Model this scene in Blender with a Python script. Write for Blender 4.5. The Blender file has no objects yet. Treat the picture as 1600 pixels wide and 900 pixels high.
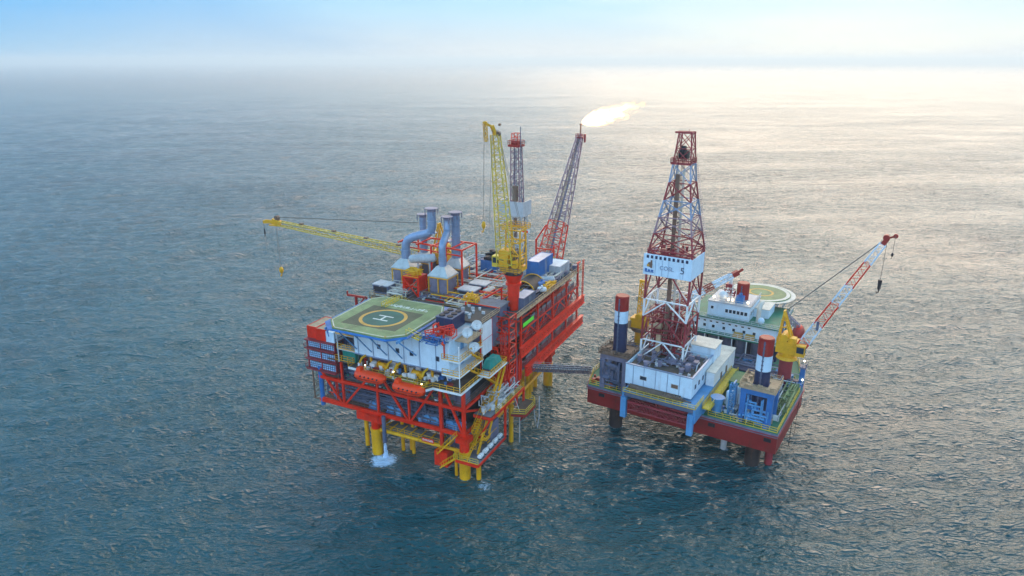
import bpy, bmesh, math, random
import numpy as np
from mathutils import Vector, Matrix
R = math.radians
rnd = random.Random(7)
scn = bpy.context.scene
COL = scn.collection

# ------------------------------------------------------------------ camera
CAM_H = 80.0
cam_d = bpy.data.cameras.new("camera"); cam = bpy.data.objects.new("camera", cam_d); COL.objects.link(cam)
cam.location = (0, 0, CAM_H)
cam.rotation_euler = (R(90 - 18.4), 0, 0)
cam_d.sensor_width = 36.0; cam_d.lens = 36.0 * 1067 / 1600
cam_d.clip_start = 1.0; cam_d.clip_end = 60000
scn.camera = cam

# ------------------------------------------------------------------ sky, sun, exposure
HAZE_STOPS = [(0.0, (.20, .36, .52)), (0.70, (.17, .31, .43)), (0.84, (.28, .36, .43)), (0.93, (.46, .46, .45)), (0.975, (.58, .54, .46)), (1.0, (.62, .56, .45))]
SKY_STOPS = [(0.0, (.82, 1.0, 1.28)), (0.45, (.45, .80, 1.2)), (0.60, (.14, .48, .88)), (0.70, (.08, .27, .50)), (0.84, (.15, .31, .49)), (0.94, (.26, .42, .52)), (0.975, (.34, .46, .50)), (1.0, (.38, .47, .49))]
LOBE1 = (.05, (1.0, .62, .25), .15)
LOBE2 = (.27, (1.0, .72, .55), 2.45)
ZENITH = (.22, .50, .62)
SUN_EL, SUN_AZ = 20.0, 25.0          # degrees above the horizon; degrees to the right of +Y
world = bpy.data.worlds.new("World"); scn.world = world; world.use_nodes = True
wt = world.node_tree; wt.nodes.clear()
def wn(t, **k):
    n = wt.nodes.new(t)
    for a, b in k.items(): setattr(n, a, b)
    return n
sky = wn('ShaderNodeTexSky', sky_type='NISHITA', sun_disc=False)
sky.sun_elevation = R(SUN_EL); sky.sun_rotation = R(SUN_AZ)
sky.altitude = 80; sky.air_density = 1.0; sky.dust_density = 1.5; sky.ozone_density = 2.0
tc = wn('ShaderNodeTexCoord'); sep = wn('ShaderNodeSeparateXYZ')
wt.links.new(tc.outputs['Generated'], sep.inputs[0])
# cosine of the angle to the sun
dotn = wn('ShaderNodeVectorMath', operation='DOT_PRODUCT')
wt.links.new(tc.outputs['Generated'], dotn.inputs[0])
e_, a_ = R(SUN_EL), R(SUN_AZ)
dotn.inputs[1].default_value = (math.sin(a_) * math.cos(e_), math.cos(a_) * math.cos(e_), math.sin(e_))
def ramp(stops, interp='EASE'):
    r = wn('ShaderNodeValToRGB'); cr = r.color_ramp; cr.interpolation = interp
    while len(cr.elements) < len(stops): cr.elements.new(0.5)
    for el, (p, c) in zip(cr.elements, stops):
        el.position = p; el.color = (*c, 1) if len(c) == 3 else c
    return r
def scaled(sock, k):
    n = wn('ShaderNodeVectorMath', operation='SCALE'); n.inputs['Scale'].default_value = k; wt.links.new(sock, n.inputs[0]); return n.outputs[0]
def mixc(f, a, b):
    n = wn('ShaderNodeMix', data_type='RGBA')
    if isinstance(f, float): n.inputs[0].default_value = f
    else: wt.links.new(f, n.inputs[0])
    wt.links.new(a, n.inputs[6]); wt.links.new(b, n.inputs[7]); return n.outputs[2]
def addc(a, b):
    n = wn('ShaderNodeVectorMath', operation='ADD'); wt.links.new(a, n.inputs[0]); wt.links.new(b, n.inputs[1]); return n.outputs[0]
SK = 10.0     # the world strength is 0.1, the colours of haze and cloud are written at display scale
mr = wn('ShaderNodeMapRange'); mr.inputs[1].default_value = -1; mr.inputs[2].default_value = 1
wt.links.new(dotn.outputs['Value'], mr.inputs[0])
# thin uneven high cloud breaks up every gradient a little
nzt = wn('ShaderNodeTexNoise'); nzt.inputs['Scale'].default_value = 2.0; nzt.inputs['Detail'].default_value = 5
mp = wn('ShaderNodeMapping'); mp.inputs['Scale'].default_value = (1, 1, 6)
wt.links.new(tc.outputs['Generated'], mp.inputs[0]); wt.links.new(mp.outputs[0], nzt.inputs[0])
cadd = wn('ShaderNodeMath', operation='MULTIPLY_ADD'); cadd.inputs[1].default_value = .16
wt.links.new(nzt.outputs[0], cadd.inputs[0]); wt.links.new(mr.outputs[0], cadd.inputs[2])
csub = wn('ShaderNodeMath', operation='SUBTRACT'); csub.inputs[1].default_value = .08
wt.links.new(cadd.outputs[0], csub.inputs[0])
hz = ramp(HAZE_STOPS); wt.links.new(csub.outputs[0], hz.inputs[0])
cl = ramp(SKY_STOPS); wt.links.new(csub.outputs[0], cl.inputs[0])
base = mixc(.985, sky.outputs[0], scaled(cl.outputs[0], SK))
# the sun behind thin cloud: a warm glow above the haze bank
om = wn('ShaderNodeMath', operation='SUBTRACT'); om.inputs[0].default_value = 1.0; wt.links.new(dotn.outputs['Value'], om.inputs[1])
def lobe(s, col, k):
    d = wn('ShaderNodeMath', operation='DIVIDE'); d.inputs[1].default_value = -s; wt.links.new(om.outputs[0], d.inputs[0])
    x = wn('ShaderNodeMath', operation='EXPONENT'); wt.links.new(d.outputs[0], x.inputs[0])
    v = wn('ShaderNodeVectorMath', operation='SCALE'); v.inputs[0].default_value = tuple(c * k * SK for c in col); wt.links.new(x.outputs[0], v.inputs['Scale']); return v.outputs[0]
gl = addc(lobe(*LOBE1), lobe(*LOBE2))
gm = wn('ShaderNodeMapRange'); gm.interpolation_type = 'SMOOTHSTEP'
gm.inputs[1].default_value = .12; gm.inputs[2].default_value = .30
wt.links.new(sep.outputs[2], gm.inputs[0])
gsc = wn('ShaderNodeVectorMath', operation='SCALE'); wt.links.new(gl, gsc.inputs[0]); wt.links.new(gm.outputs[0], gsc.inputs['Scale'])
base = addc(base, gsc.outputs[0])
# deeper and brighter blue towards the zenith
zb = wn('ShaderNodeMapRange'); zb.interpolation_type = 'SMOOTHSTEP'
zb.inputs[1].default_value = .42; zb.inputs[2].default_value = .85
wt.links.new(sep.outputs[2], zb.inputs[0])
zm = wn('ShaderNodeMix', data_type='RGBA'); zm.inputs[6].default_value = (1, 1, 1, 1); zm.inputs[7].default_value = (*ZENITH, 1); wt.links.new(zb.outputs[0], zm.inputs[0])
zsc = wn('ShaderNodeVectorMath', operation='MULTIPLY'); wt.links.new(base, zsc.inputs[0]); wt.links.new(zm.outputs[2], zsc.inputs[1])
base = zsc.outputs[0]
he = wn('ShaderNodeMapRange'); he.interpolation_type = 'SMOOTHSTEP'
he.inputs[1].default_value = -.01; he.inputs[2].default_value = .08; he.inputs[3].default_value = 1; he.inputs[4].default_value = 0
wt.links.new(sep.outputs[2], he.inputs[0])
allsky = mixc(he.outputs[0], base, scaled(hz.outputs[0], SK))
bg = wn('ShaderNodeBackground'); bg.inputs['Strength'].default_value = 0.1
out = wn('ShaderNodeOutputWorld')
wt.links.new(allsky, bg.inputs[0]); wt.links.new(bg.outputs[0], out.inputs[0])

sun_d = bpy.data.lights.new("sun", 'SUN'); sun = bpy.data.objects.new("sun", sun_d); COL.objects.link(sun)
sun_d.energy = 0.5; sun_d.angle = R(50); sun_d.color = (1.0, .70, .40)
sd = Vector((math.sin(a_) * math.cos(e_), math.cos(a_) * math.cos(e_), math.sin(e_)))
sun.rotation_euler = sd.to_track_quat('Z', 'Y').to_euler()
sun.location = (0, 0, 300)
vs = scn.view_settings
vs.view_transform = 'Standard'; vs.look = 'None'; vs.gamma = 1; vs.use_curve_mapping = False; vs.exposure = 1.0
scn.cycles.use_denoising = True
scn.cycles.max_bounces = 6; scn.cycles.volume_bounces = 0; scn.cycles.transparent_max_bounces = 16
scn.cycles.sample_clamp_indirect = 6

# ------------------------------------------------------------------ materials
MATS = {}
def nmat(name):
    m = bpy.data.materials.new(name); m.use_nodes = True
    nt = m.node_tree; b = nt.nodes['Principled BSDF']
    return m, nt, b
def N(nt, t, **k):
    n = nt.nodes.new(t)
    for a, b in k.items(): setattr(n, a, b)
    return n
def paint(name, col, rough=.5, grime=.35, rust=.15, scale=1.0, metal=0.0, bump=.02, rustcol=(.16, .06, .025)):
    """painted or bare steel: uneven colour, streaks of dirt running down, blooms of rust"""
    m, nt, b = nmat(name); L = nt.links
    tc = N(nt, 'ShaderNodeTexCoord')
    n1 = N(nt, 'ShaderNodeTexNoise'); n1.inputs['Scale'].default_value = .45 * scale; n1.inputs['Detail'].default_value = 6; n1.inputs['Roughness'].default_value = .65
    L.new(tc.outputs['Object'], n1.inputs[0])
    r1 = N(nt, 'ShaderNodeValToRGB'); r1.color_ramp.elements[0].position = .3; r1.color_ramp.elements[1].position = .7
    k0 = 1 - grime
    r1.color_ramp.elements[0].color = (col[0] * k0, col[1] * k0, col[2] * k0, 1)
    r1.color_ramp.elements[1].color = (min(1, col[0] * 1.08), min(1, col[1] * 1.08), min(1, col[2] * 1.08), 1)
    L.new(n1.outputs[0], r1.inputs[0])
    mpn = N(nt, 'ShaderNodeMapping'); mpn.inputs['Scale'].default_value = (1.6 * scale, 1.6 * scale, .22 * scale)
    L.new(tc.outputs['Object'], mpn.inputs[0])
    n2 = N(nt, 'ShaderNodeTexNoise'); n2.inputs['Scale'].default_value = 1; n2.inputs['Detail'].default_value = 8; n2.inputs['Roughness'].default_value = .7
    L.new(mpn.outputs[0], n2.inputs[0])
    r2 = N(nt, 'ShaderNodeValToRGB'); r2.color_ramp.elements[0].position = .56; r2.color_ramp.elements[1].position = .72
    r2.color_ramp.elements[0].color = (0, 0, 0, 1); v = min(1, rust * 2.5); r2.color_ramp.elements[1].color = (v, v, v, 1)
    L.new(n2.outputs[0], r2.inputs[0])
    mx = N(nt, 'ShaderNodeMix', data_type='RGBA'); mx.inputs[7].default_value = (*rustcol, 1)
    L.new(r2.outputs[0], mx.inputs[0]); L.new(r1.outputs[0], mx.inputs[6]); L.new(mx.outputs[2], b.inputs['Base Color'])
    b.inputs['Specular IOR Level'].default_value = .3; b.inputs['Roughness'].default_value = rough; b.inputs['Metallic'].default_value = metal
    n3 = N(nt, 'ShaderNodeTexNoise'); n3.inputs['Scale'].default_value = 3 * scale; n3.inputs['Detail'].default_value = 4
    L.new(tc.outputs['Object'], n3.inputs[0])
    bp = N(nt, 'ShaderNodeBump'); bp.inputs['Strength'].default_value = .5; bp.inputs['Distance'].default_value = bump
    L.new(n3.outputs[0], bp.inputs['Height']); L.new(bp.outputs[0], b.inputs['Normal'])
    MATS[name] = m
    return m
def glow(name, col, s):
    m, nt, b = nmat(name)
    b.inputs['Base Color'].default_value = (*col, 1); b.inputs['Emission Color'].default_value = (*col, 1); b.inputs['Emission Strength'].default_value = s
    MATS[name] = m; return m

# ------------------------------------------------------------------ sea
def _xy(o, ang, u, w):
    a = R(ang); return (o[0] - math.cos(a) * u + math.sin(a) * w, o[1] + math.sin(a) * u + math.cos(a) * w)
_L, _J = (-9.470, 119.255), (50.295, 124.607)
FOAM = [(*_xy(_L, 25.5, 18.6, -2.0), 4.6, .62), (*_xy(_L, 25.5, -5.0, -1.0), 3.2, .34), (*_xy(_L, 25.5, 0, 0), 2.5, .46), (*_xy(_L, 25.5, 21.5, 0), 2.5, .46), (*_xy(_L, 25.5, 1.1, 46), 2.5, .44),
        (*_xy(_J, 32.3, 0, 0), 2.9, .44), (*_xy(_J, 32.3, 30.5, -1), 2.9, .44), (*_xy(_J, 32.3, 6.6, 2.5), 1.8, .42)]
def sea_material():
    m, nt, b = nmat('sea_water'); L = nt.links
    geo = N(nt, 'ShaderNodeNewGeometry')
    b.inputs['IOR'].default_value = 1.42
    n0 = N(nt, 'ShaderNodeTexNoise'); n0.inputs['Scale'].default_value = .012; n0.inputs['Detail'].default_value = 3
    L.new(geo.outputs['Position'], n0.inputs[0])
    r0 = N(nt, 'ShaderNodeValToRGB')
    r0.color_ramp.elements[0].position = .35; r0.color_ramp.elements[1].position = .7
    r0.color_ramp.elements[0].color = (.0, .047, .056, 1); r0.color_ramp.elements[1].color = (.0, .070, .078, 1)
    L.new(n0.outputs[0], r0.inputs[0])
    # white water: a patch under the outfall, a little wash round every leg and a few flecks elsewhere
    acc = None
    for (fx, fy, fr, fk) in FOAM:
        v = N(nt, 'ShaderNodeVectorMath', operation='DISTANCE'); v.inputs[1].default_value = (fx, fy, 0); L.new(geo.outputs['Position'], v.inputs[0])
        q = N(nt, 'ShaderNodeMapRange'); q.interpolation_type = 'SMOOTHSTEP'; q.inputs[1].default_value = fr * .25; q.inputs[2].default_value = fr; q.inputs[3].default_value = fk; q.inputs[4].default_value = 0
        L.new(v.outputs['Value'], q.inputs[0])
        if acc is None: acc = q.outputs[0]
        else:
            mxx = N(nt, 'ShaderNodeMath', operation='MAXIMUM'); L.new(acc, mxx.inputs[0]); L.new(q.outputs[0], mxx.inputs[1]); acc = mxx.outputs[0]
    fn = N(nt, 'ShaderNodeTexNoise'); fn.inputs['Scale'].default_value = 1.1; fn.inputs['Detail'].default_value = 7; fn.inputs['Roughness'].default_value = .72; fn.inputs['Distortion'].default_value = 1.2
    L.new(geo.outputs['Position'], fn.inputs[0])
    sm = N(nt, 'ShaderNodeMath', operation='ADD'); L.new(acc, sm.inputs[0]); L.new(fn.outputs[0], sm.inputs[1])
    fm = N(nt, 'ShaderNodeMapRange'); fm.interpolation_type = 'SMOOTHSTEP'; fm.inputs[1].default_value = .76; fm.inputs[2].default_value = 1.05; L.new(sm.outputs[0], fm.inputs[0])
    fmx = N(nt, 'ShaderNodeMix', data_type='RGBA'); fmx.inputs[7].default_value = (.55, .70, .85, 1)
    L.new(fm.outputs[0], fmx.inputs[0]); L.new(r0.outputs[0], fmx.inputs[6]); L.new(fmx.outputs[2], b.inputs['Base Color'])
    # chop smaller than the modelled waves
    def layer(scale, stretch, rot, detail=4, rough=.6, dist=.6, ntype='FBM'):
        mp = N(nt, 'ShaderNodeMapping'); mp.inputs['Rotation'].default_value = (0, 0, R(rot)); mp.inputs['Scale'].default_value = (stretch, 1, 1)
        L.new(geo.outputs['Position'], mp.inputs[0])
        n = N(nt, 'ShaderNodeTexNoise'); n.inputs['Scale'].default_value = scale; n.inputs['Detail'].default_value = detail
        n.inputs['Roughness'].default_value = rough; n.inputs['Distortion'].default_value = dist; n.noise_type = ntype; n.normalize = True
        L.new(mp.outputs[0], n.inputs[0]); return n
    na = layer(1.15, .45, 12, 5, .62, .5, 'RIDGED_MULTIFRACTAL'); nb = layer(2.6, .6, -18, 3, .55); nc = layer(.25, .5, 20, 3, .5)
    ad = N(nt, 'ShaderNodeMath', operation='MULTIPLY_ADD'); ad.inputs[1].default_value = .36
    L.new(nb.outputs[0], ad.inputs[0]); L.new(na.outputs[0], ad.inputs[2])
    ad2 = N(nt, 'ShaderNodeMath', operation='MULTIPLY_ADD'); ad2.inputs[1].default_value = 1.6
    L.new(nc.outputs[0], ad2.inputs[0]); L.new(ad.outputs[0], ad2.inputs[2])
    bp = N(nt, 'ShaderNodeBump'); bp.inputs['Distance'].default_value = SEA_BUMP
    ws = layer(.010, .35, 18, 4, .6, 1.5); wr = N(nt, 'ShaderNodeMapRange'); wr.inputs[1].default_value = .35; wr.inputs[2].default_value = .65; wr.inputs[3].default_value = .45; wr.inputs[4].default_value = 1.0
    L.new(ws.outputs[0], wr.inputs[0]); L.new(wr.outputs[0], bp.inputs['Strength'])
    L.new(ad2.outputs[0], bp.inputs['Height']); L.new(bp.outputs[0], b.inputs['Normal'])
    # the far sea: waves too small to resolve become roughness (by place on the sea, not by viewer)
    ln = N(nt, 'ShaderNodeVectorMath', operation='LENGTH'); L.new(geo.outputs['Position'], ln.inputs[0])
    mr = N(nt, 'ShaderNodeMapRange'); mr.inputs[1].default_value = 120; mr.inputs[2].default_value = 2500; mr.inputs[3].default_value = .045; mr.inputs[4].default_value = .26
    L.new(ln.outputs['Value'], mr.inputs[0]); L.new(mr.outputs[0], b.inputs['Roughness'])
    return m
SEA_BUMP = 1.4
def build_sea():
    rs = np.random.RandomState(3)
    az = np.concatenate([np.linspace(-180, -52, 60)[:-1], np.linspace(-52, 52, 640), np.linspace(52, 180, 60)[1:]])
    az = np.radians(az)[:-1]
    rad = np.concatenate([np.linspace(2, 60, 20)[:-1], 60 * np.exp(np.linspace(0, math.log(1800 / 60), 1100)), np.exp(np.linspace(math.log(1900), math.log(26000), 60))])
    A, Q = np.meshgrid(az, rad)
    X = Q * np.sin(A); Y = Q * np.cos(A); Z = np.zeros_like(X)
    DX = np.zeros_like(X); DY = np.zeros_like(X)
    spacing = Q * np.maximum(np.log(30) / 1100, R(104) / 640)
    wind = R(-72)      # travel direction of the main waves in the XY plane
    n = 90
    for i in range(n):
        lam = 1.5 * (26 / 1.5) ** ((i + rs.rand()) / n)
        th = wind + rs.randn() * (.55 if lam < 14 else .3)
        k = 2 * math.pi / lam
        amp = .0056 * lam * (1.0 if lam < 9 else (9 / lam) ** 1.1) * (.6 + .8 * rs.rand())
        ph = rs.rand() * 6.283
        fade = np.clip((lam / spacing - 2.5) / 3.0, 0, 1)
        p = k * (X * math.cos(th) + Y * math.sin(th)) + ph
        # slow grouping so that the crests are short and broken
        g = .65 + .35 * np.sin(p * .13 + 2 * np.sin(k * .21 * (X * math.sin(th) - Y * math.cos(th)) + ph))
        a = amp * fade * g
        Z += a * np.cos(p)
        DX -= .9 * a * math.cos(th) * np.sin(p); DY -= .9 * a * math.sin(th) * np.sin(p)
    X = X + DX; Y = Y + DY
    nr, na = X.shape
    co = np.stack([X, Y, Z], -1).reshape(-1, 3).astype(np.float32)
    ii = np.arange(nr * na).reshape(nr, na)
    nx = np.roll(ii, -1, 1)
    q = np.stack([ii[:-1], ii[1:], nx[1:], nx[:-1]], -1).reshape(-1, 4)
    me = bpy.data.meshes.new('sea')
    me.vertices.add(len(co)); me.vertices.foreach_set('co', co.ravel())
    me.loops.add(q.size); me.loops.foreach_set('vertex_index', q.ravel().astype(np.int32))
    me.polygons.add(len(q)); me.polygons.foreach_set('loop_start', np.arange(0, q.size, 4, dtype=np.int32)); me.polygons.foreach_set('loop_total', np.full(len(q), 4, np.int32))
    me.polygons.foreach_set('use_smooth', np.ones(len(q), bool))
    me.update(calc_edges=True)
    if me.polygons[len(q) // 2].normal.z < 0: me.flip_normals()
    o = bpy.data.objects.new('sea', me); COL.objects.link(o); me.materials.append(sea_material()); o['kind'] = 'structure'
build_sea()

# ------------------------------------------------------------------ haze
def build_haze(dens):
    me = bpy.data.meshes.new('haze'); bm = bmesh.new()
    bmesh.ops.create_cube(bm, size=1.0); 
    for v in bm.verts: v.co = Vector((v.co.x * 56000, v.co.y * 56000, -3 if v.co.z < 0 else 130))
    bm.to_mesh(me); bm.free()
    o = bpy.data.objects.new('haze', me); COL.objects.link(o); o['kind'] = 'stuff'
    m = bpy.data.materials.new('haze_air'); m.use_nodes = True; nt = m.node_tree; nt.nodes.clear()
    v = N(nt, 'ShaderNodeVolumePrincipled'); v.inputs['Density'].default_value = dens; v.inputs['Color'].default_value = (.86, .97, 1.0, 1); v.inputs['Anisotropy'].default_value = .38
    ou = N(nt, 'ShaderNodeOutputMaterial'); nt.links.new(v.outputs[0], ou.inputs['Volume']); me.materials.append(m)
HAZE = 0.00021
if HAZE: build_haze(HAZE)

# ------------------------------------------------------------------ paints
paint('red', (.80, .026, .005), .42, .30, .22)
paint('dark_red', (.36, .018, .014), .5, .35, .2)
paint('maroon', (.32, .035, .045), .5, .35, .2)
paint('orange', (.90, .055, .004), .35, .12, .05)
paint('yellow', (.82, .40, .006), .5, .30, .20)
paint('pale_yellow', (.72, .50, .05), .45, .30, .25)
paint('wall_white', (.60, .74, .84), .5, .16, .12, .6)
paint('white', (.78, .79, .78), .45, .18, .12)
paint('cream', (.66, .60, .50), .6, .25, .2)
paint('light_blue', (.10, .30, .55), .42, .25, .12)
paint('blue', (.035, .16, .42), .42, .30, .15)
paint('navy', (.020, .030, .085), .45, .35, .15)
paint('slate', (.11, .13, .20), .5, .35, .2)
paint('violet_grey', (.19, .18, .25), .5, .35, .25)
paint('grey', (.32, .33, .34), .55, .35, .25)
paint('pale_grey', (.50, .51, .52), .5, .3, .2)
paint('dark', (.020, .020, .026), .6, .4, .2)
paint('brown', (.20, .12, .08), .65, .4, .35)
paint('deck_brown', (.13, .095, .075), .75, .45, .5, .8, bump=.04)
paint('deck_grey', (.20, .20, .22), .7, .45, .35, .8, bump=.04)
paint('deck_green', (.020, .20, .115), .6, .4, .22, .8, bump=.03)
paint('pad_green', (.22, .29, .12), .65, .5, .4, .6, rustcol=(.36, .27, .15), bump=.03)
paint('pad_dark', (.095, .10, .055), .7, .3, .25, .6, rustcol=(.20, .12, .05))
paint('pad_teal', (.020, .115, .085), .65, .35, .12, .6)
paint('pad_yellow', (.58, .31, .05), .6, .25, .25, .8)
paint('pad_white', (.62, .66, .60), .6, .3, .1, .9)
paint('teal', (.02, .26, .21), .5, .3, .1)
paint('lime', (.16, .80, .05), .5, .1, .02)
paint('stack_blue', (.26, .34, .48), .38, .30, .15, metal=.3)
paint('hood_steel', (.50, .52, .50), .4, .3, .2, metal=.2)
paint('tan', (.50, .34, .20), .6, .35, .3)
paint('rust_steel', (.20, .11, .075), .7, .4, .6)
paint('wet_steel', (.045, .03, .028), .5, .4, .5)
paint('hull_red', (.26, .014, .014), .5, .30, .25, .5, rustcol=(.10, .03, .02))
paint('rope', (.20, .18, .15), .7, .2, 0)
paint('glass', (.015, .03, .05), .12, .1, 0)
paint('lattice_grey', (.32, .19, .22), .45, .3, .3)
glow('lamp_light', (1.0, .78, .42), 5)
glow('lamp_red', (1.0, .15, .04), 5)

# ------------------------------------------------------------------ building helpers
class Rig:
    """a platform's own axes: u to the left along its near face, w away from the camera, z up from the sea"""
    def __init__(s, o, ang):
        s.o = Vector((o[0], o[1], 0)); s.a = R(ang)
        s.w = Vector((math.sin(s.a), math.cos(s.a), 0)); s.u = Vector((-math.cos(s.a), math.sin(s.a), 0))
    def W(s, p): return s.o + s.u * p[0] + s.w * p[1] + Vector((0, 0, p[2]))
LP = Rig((-9.470, 119.255), 25.5)     # red production platform
JU = Rig((50.295, 124.607), 32.3)     # jack-up rig

class MB:
    """collects shapes (in u, w, z) for ONE mesh"""
    def __init__(s): s.v = []; s.f = []; s.sm = []; s.cuts = []; s.deep = 0
    def add(s, vs, fs, smooth=False):
        n = len(s.v); s.v += [tuple(x) for x in vs]; s.f += [tuple(n + i for i in f) for f in fs]; s.sm += [smooth] * len(fs); return s
    def box(s, u0, u1, w0, w1, z0, z1):
        vs = [(u0, w0, z0), (u1, w0, z0), (u1, w1, z0), (u0, w1, z0), (u0, w0, z1), (u1, w0, z1), (u1, w1, z1), (u0, w1, z1)]
        return s.add(vs, [(0, 1, 2, 3), (7, 6, 5, 4), (0, 4, 5, 1), (1, 5, 6, 2), (2, 6, 7, 3), (3, 7, 4, 0)])
    def prism(s, pts, z0, z1):
        n = len(pts); vs = [(p[0], p[1], z0) for p in pts] + [(p[0], p[1], z1) for p in pts]
        return s.add(vs, [tuple(range(n)), tuple(range(2 * n - 1, n - 1, -1))] + [(i, i + n, (i + 1) % n + n, (i + 1) % n) for i in range(n)])
    def frustum(s, a, b, za, zb):      # a, b = (u0,u1,w0,w1)
        vs = [(a[0], a[2], za), (a[1], a[2], za), (a[1], a[3], za), (a[0], a[3], za), (b[0], b[2], zb), (b[1], b[2], zb), (b[1], b[3], zb), (b[0], b[3], zb)]
        return s.add(vs, [(0, 1, 2, 3), (7, 6, 5, 4), (0, 4, 5, 1), (1, 5, 6, 2), (2, 6, 7, 3), (3, 7, 4, 0)])
    def _fr(s, p, q):
        d = (Vector(q) - Vector(p)); L = d.length or 1e-6; d /= L
        up = Vector((0, 0, 1)) if abs(d.z) < .95 else Vector((0, 1, 0))
        a = d.cross(up).normalized(); b = a.cross(d).normalized(); return d, a, b
    def bar(s, p, q, t=.3, h=None):
        h = h or t; d, a, b = s._fr(p, q); p = Vector(p); q = Vector(q)
        c = [a * (t / 2) * i + b * (h / 2) * j for i, j in ((-1, -1), (1, -1), (1, 1), (-1, 1))]
        return s.add([p + x for x in c] + [q + x for x in c], [(3, 2, 1, 0), (4, 5, 6, 7), (0, 1, 5, 4), (1, 2, 6, 5), (2, 3, 7, 6), (3, 0, 4, 7)])
    def tube(s, p, q, r, n=10, r2=None, cap=True):
        r2 = r if r2 is None else r2; d, a, b = s._fr(p, q); p = Vector(p); q = Vector(q); vs = []
        for c, rr in ((p, r), (q, r2)):
            vs += [c + (a * math.cos(6.28318 * i / n) + b * math.sin(6.28318 * i / n)) * rr for i in range(n)]
        s.add(vs, [(i, (i + 1) % n, (i + 1) % n + n, i + n) for i in range(n)], n > 6)
        if cap: s.add(vs, [tuple(range(n - 1, -1, -1)), tuple(range(n, 2 * n))])
        return s
    def path(s, pts, r, n=8):
        P = [Vector(p) for p in pts]; rings = []; pa = None
        for i, p in enumerate(P):
            d = ((P[i + 1] if i < len(P) - 1 else p) - (P[i - 1] if i else p)).normalized()
            if pa is None: d_, a, b = s._fr((0, 0, 0), d)
            else: a = (pa - d * pa.dot(d)).normalized()
            b = d.cross(a).normalized(); pa = a
            rr = r[i] if isinstance(r, (list, tuple)) else r
            rings.append([p + (a * math.cos(6.28318 * k / n) + b * math.sin(6.28318 * k / n)) * rr for k in range(n)])
        vs = [v for g in rings for v in g]; fs = []
        for i in range(len(P) - 1):
            for k in range(n): fs.append((i * n + k, i * n + (k + 1) % n, (i + 1) * n + (k + 1) % n, (i + 1) * n + k))
        s.add(vs, fs, n > 5); m = (len(P) - 1) * n
        return s.add(vs, [tuple(range(n - 1, -1, -1)), tuple(range(m, m + n))])
    def ball(s, c, r, seg=12, rings=7, sc=(1, 1, 1), zcut=-1):
        vs = []; c = Vector(c)
        for j in range(rings + 1):
            t = max(-math.pi / 2, math.asin(max(-1, zcut))) ; th = t + (math.pi / 2 - t) * j / rings
            for i in range(seg):
                ph = 6.28318 * i / seg; vs.append(c + Vector((math.cos(ph) * math.cos(th) * r * sc[0], math.sin(ph) * math.cos(th) * r * sc[1], math.sin(th) * r * sc[2])))
        return s.add(vs, [(j * seg + i, j * seg + (i + 1) % seg, (j + 1) * seg + (i + 1) % seg, (j + 1) * seg + i) for j in range(rings) for i in range(seg)], True)
    def rail(s, pts, h=1.1, t=.075, step=1.6, closed=False):
        pts = [Vector(p) for p in pts]
        if closed: pts.append(pts[0])
        for p, q in zip(pts[:-1], pts[1:]):
            n = max(1, round((q - p).length / step))
            for i in range(n + 1):
                c = p + (q - p) * i / n; s.bar(c, c + Vector((0, 0, h)), t)
            for z in (h, h * .55): s.bar(p + Vector((0, 0, z)), q + Vector((0, 0, z)), t)
            s.bar(p + Vector((0, 0, .08)), q + Vector((0, 0, .08)), t * .7, .16)
        return s
    def stair(s, p, q, wid=.9, t=.16, side=(1, 0, 0)):
        p = Vector(p); q = Vector(q); sd = Vector(side) * wid / 2; n = max(3, int(abs(q.z - p.z) / .3))
        for k in (-1, 1):
            s.bar(p + sd * k, q + sd * k, t * .6, t * 1.6)
            s.bar(p + sd * k + Vector((0, 0, 1)), q + sd * k + Vector((0, 0, 1)), .08)
            for i in range(0, n + 1, 3):
                c = p + (q - p) * i / n + sd * k; s.bar(c, c + Vector((0, 0, 1)), .07)
        for i in range(n + 1):
            c = p + (q - p) * i / n; s.bar(c - sd, c + sd, .22, .06)
        return s
    def lattice(s, p, q, w0, w1, n, r=.09, r2=.05, h0=None, h1=None, up=(0, 0, 1), tri=False, start=0.0, end=1.0, rungs=True):
        """four-chord lattice boom from p to q, with zigzag lacing on every face; start..end take a stretch of it"""
        p = Vector(p); q = Vector(q); d = (q - p).normalized(); up = Vector(up)
        a = d.cross(up).normalized(); b = a.cross(d).normalized(); h0 = h0 or w0; h1 = h1 or w1
        def C(i, t):
            W = (w0 + (w1 - w0) * t) / 2; H = (h0 + (h1 - h0) * t) / 2
            sx, sy = ((-1, -1), (1, -1), (1, 1), (-1, 1))[i]; return p + (q - p) * t + a * W * sx + b * H * sy
        k0, k1 = round(start * n), round(end * n)
        for i in range(4):
            s.tube(C(i, k0 / n), C(i, k1 / n), r, 6)
            j = (i + 1) % 4
            for k in range(k0, k1):
                t0, t1 = k / n, (k + 1) / n
                if k % 2: s.tube(C(i, t0), C(j, t1), r2, 4, cap=False)
                else: s.tube(C(j, t0), C(i, t1), r2, 4, cap=False)
                if rungs: s.tube(C(i, t0), C(j, t0), r2, 4, cap=False)
            s.tube(C(i, k1 / n), C(j, k1 / n), r2, 4, cap=False)
        return s
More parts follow.
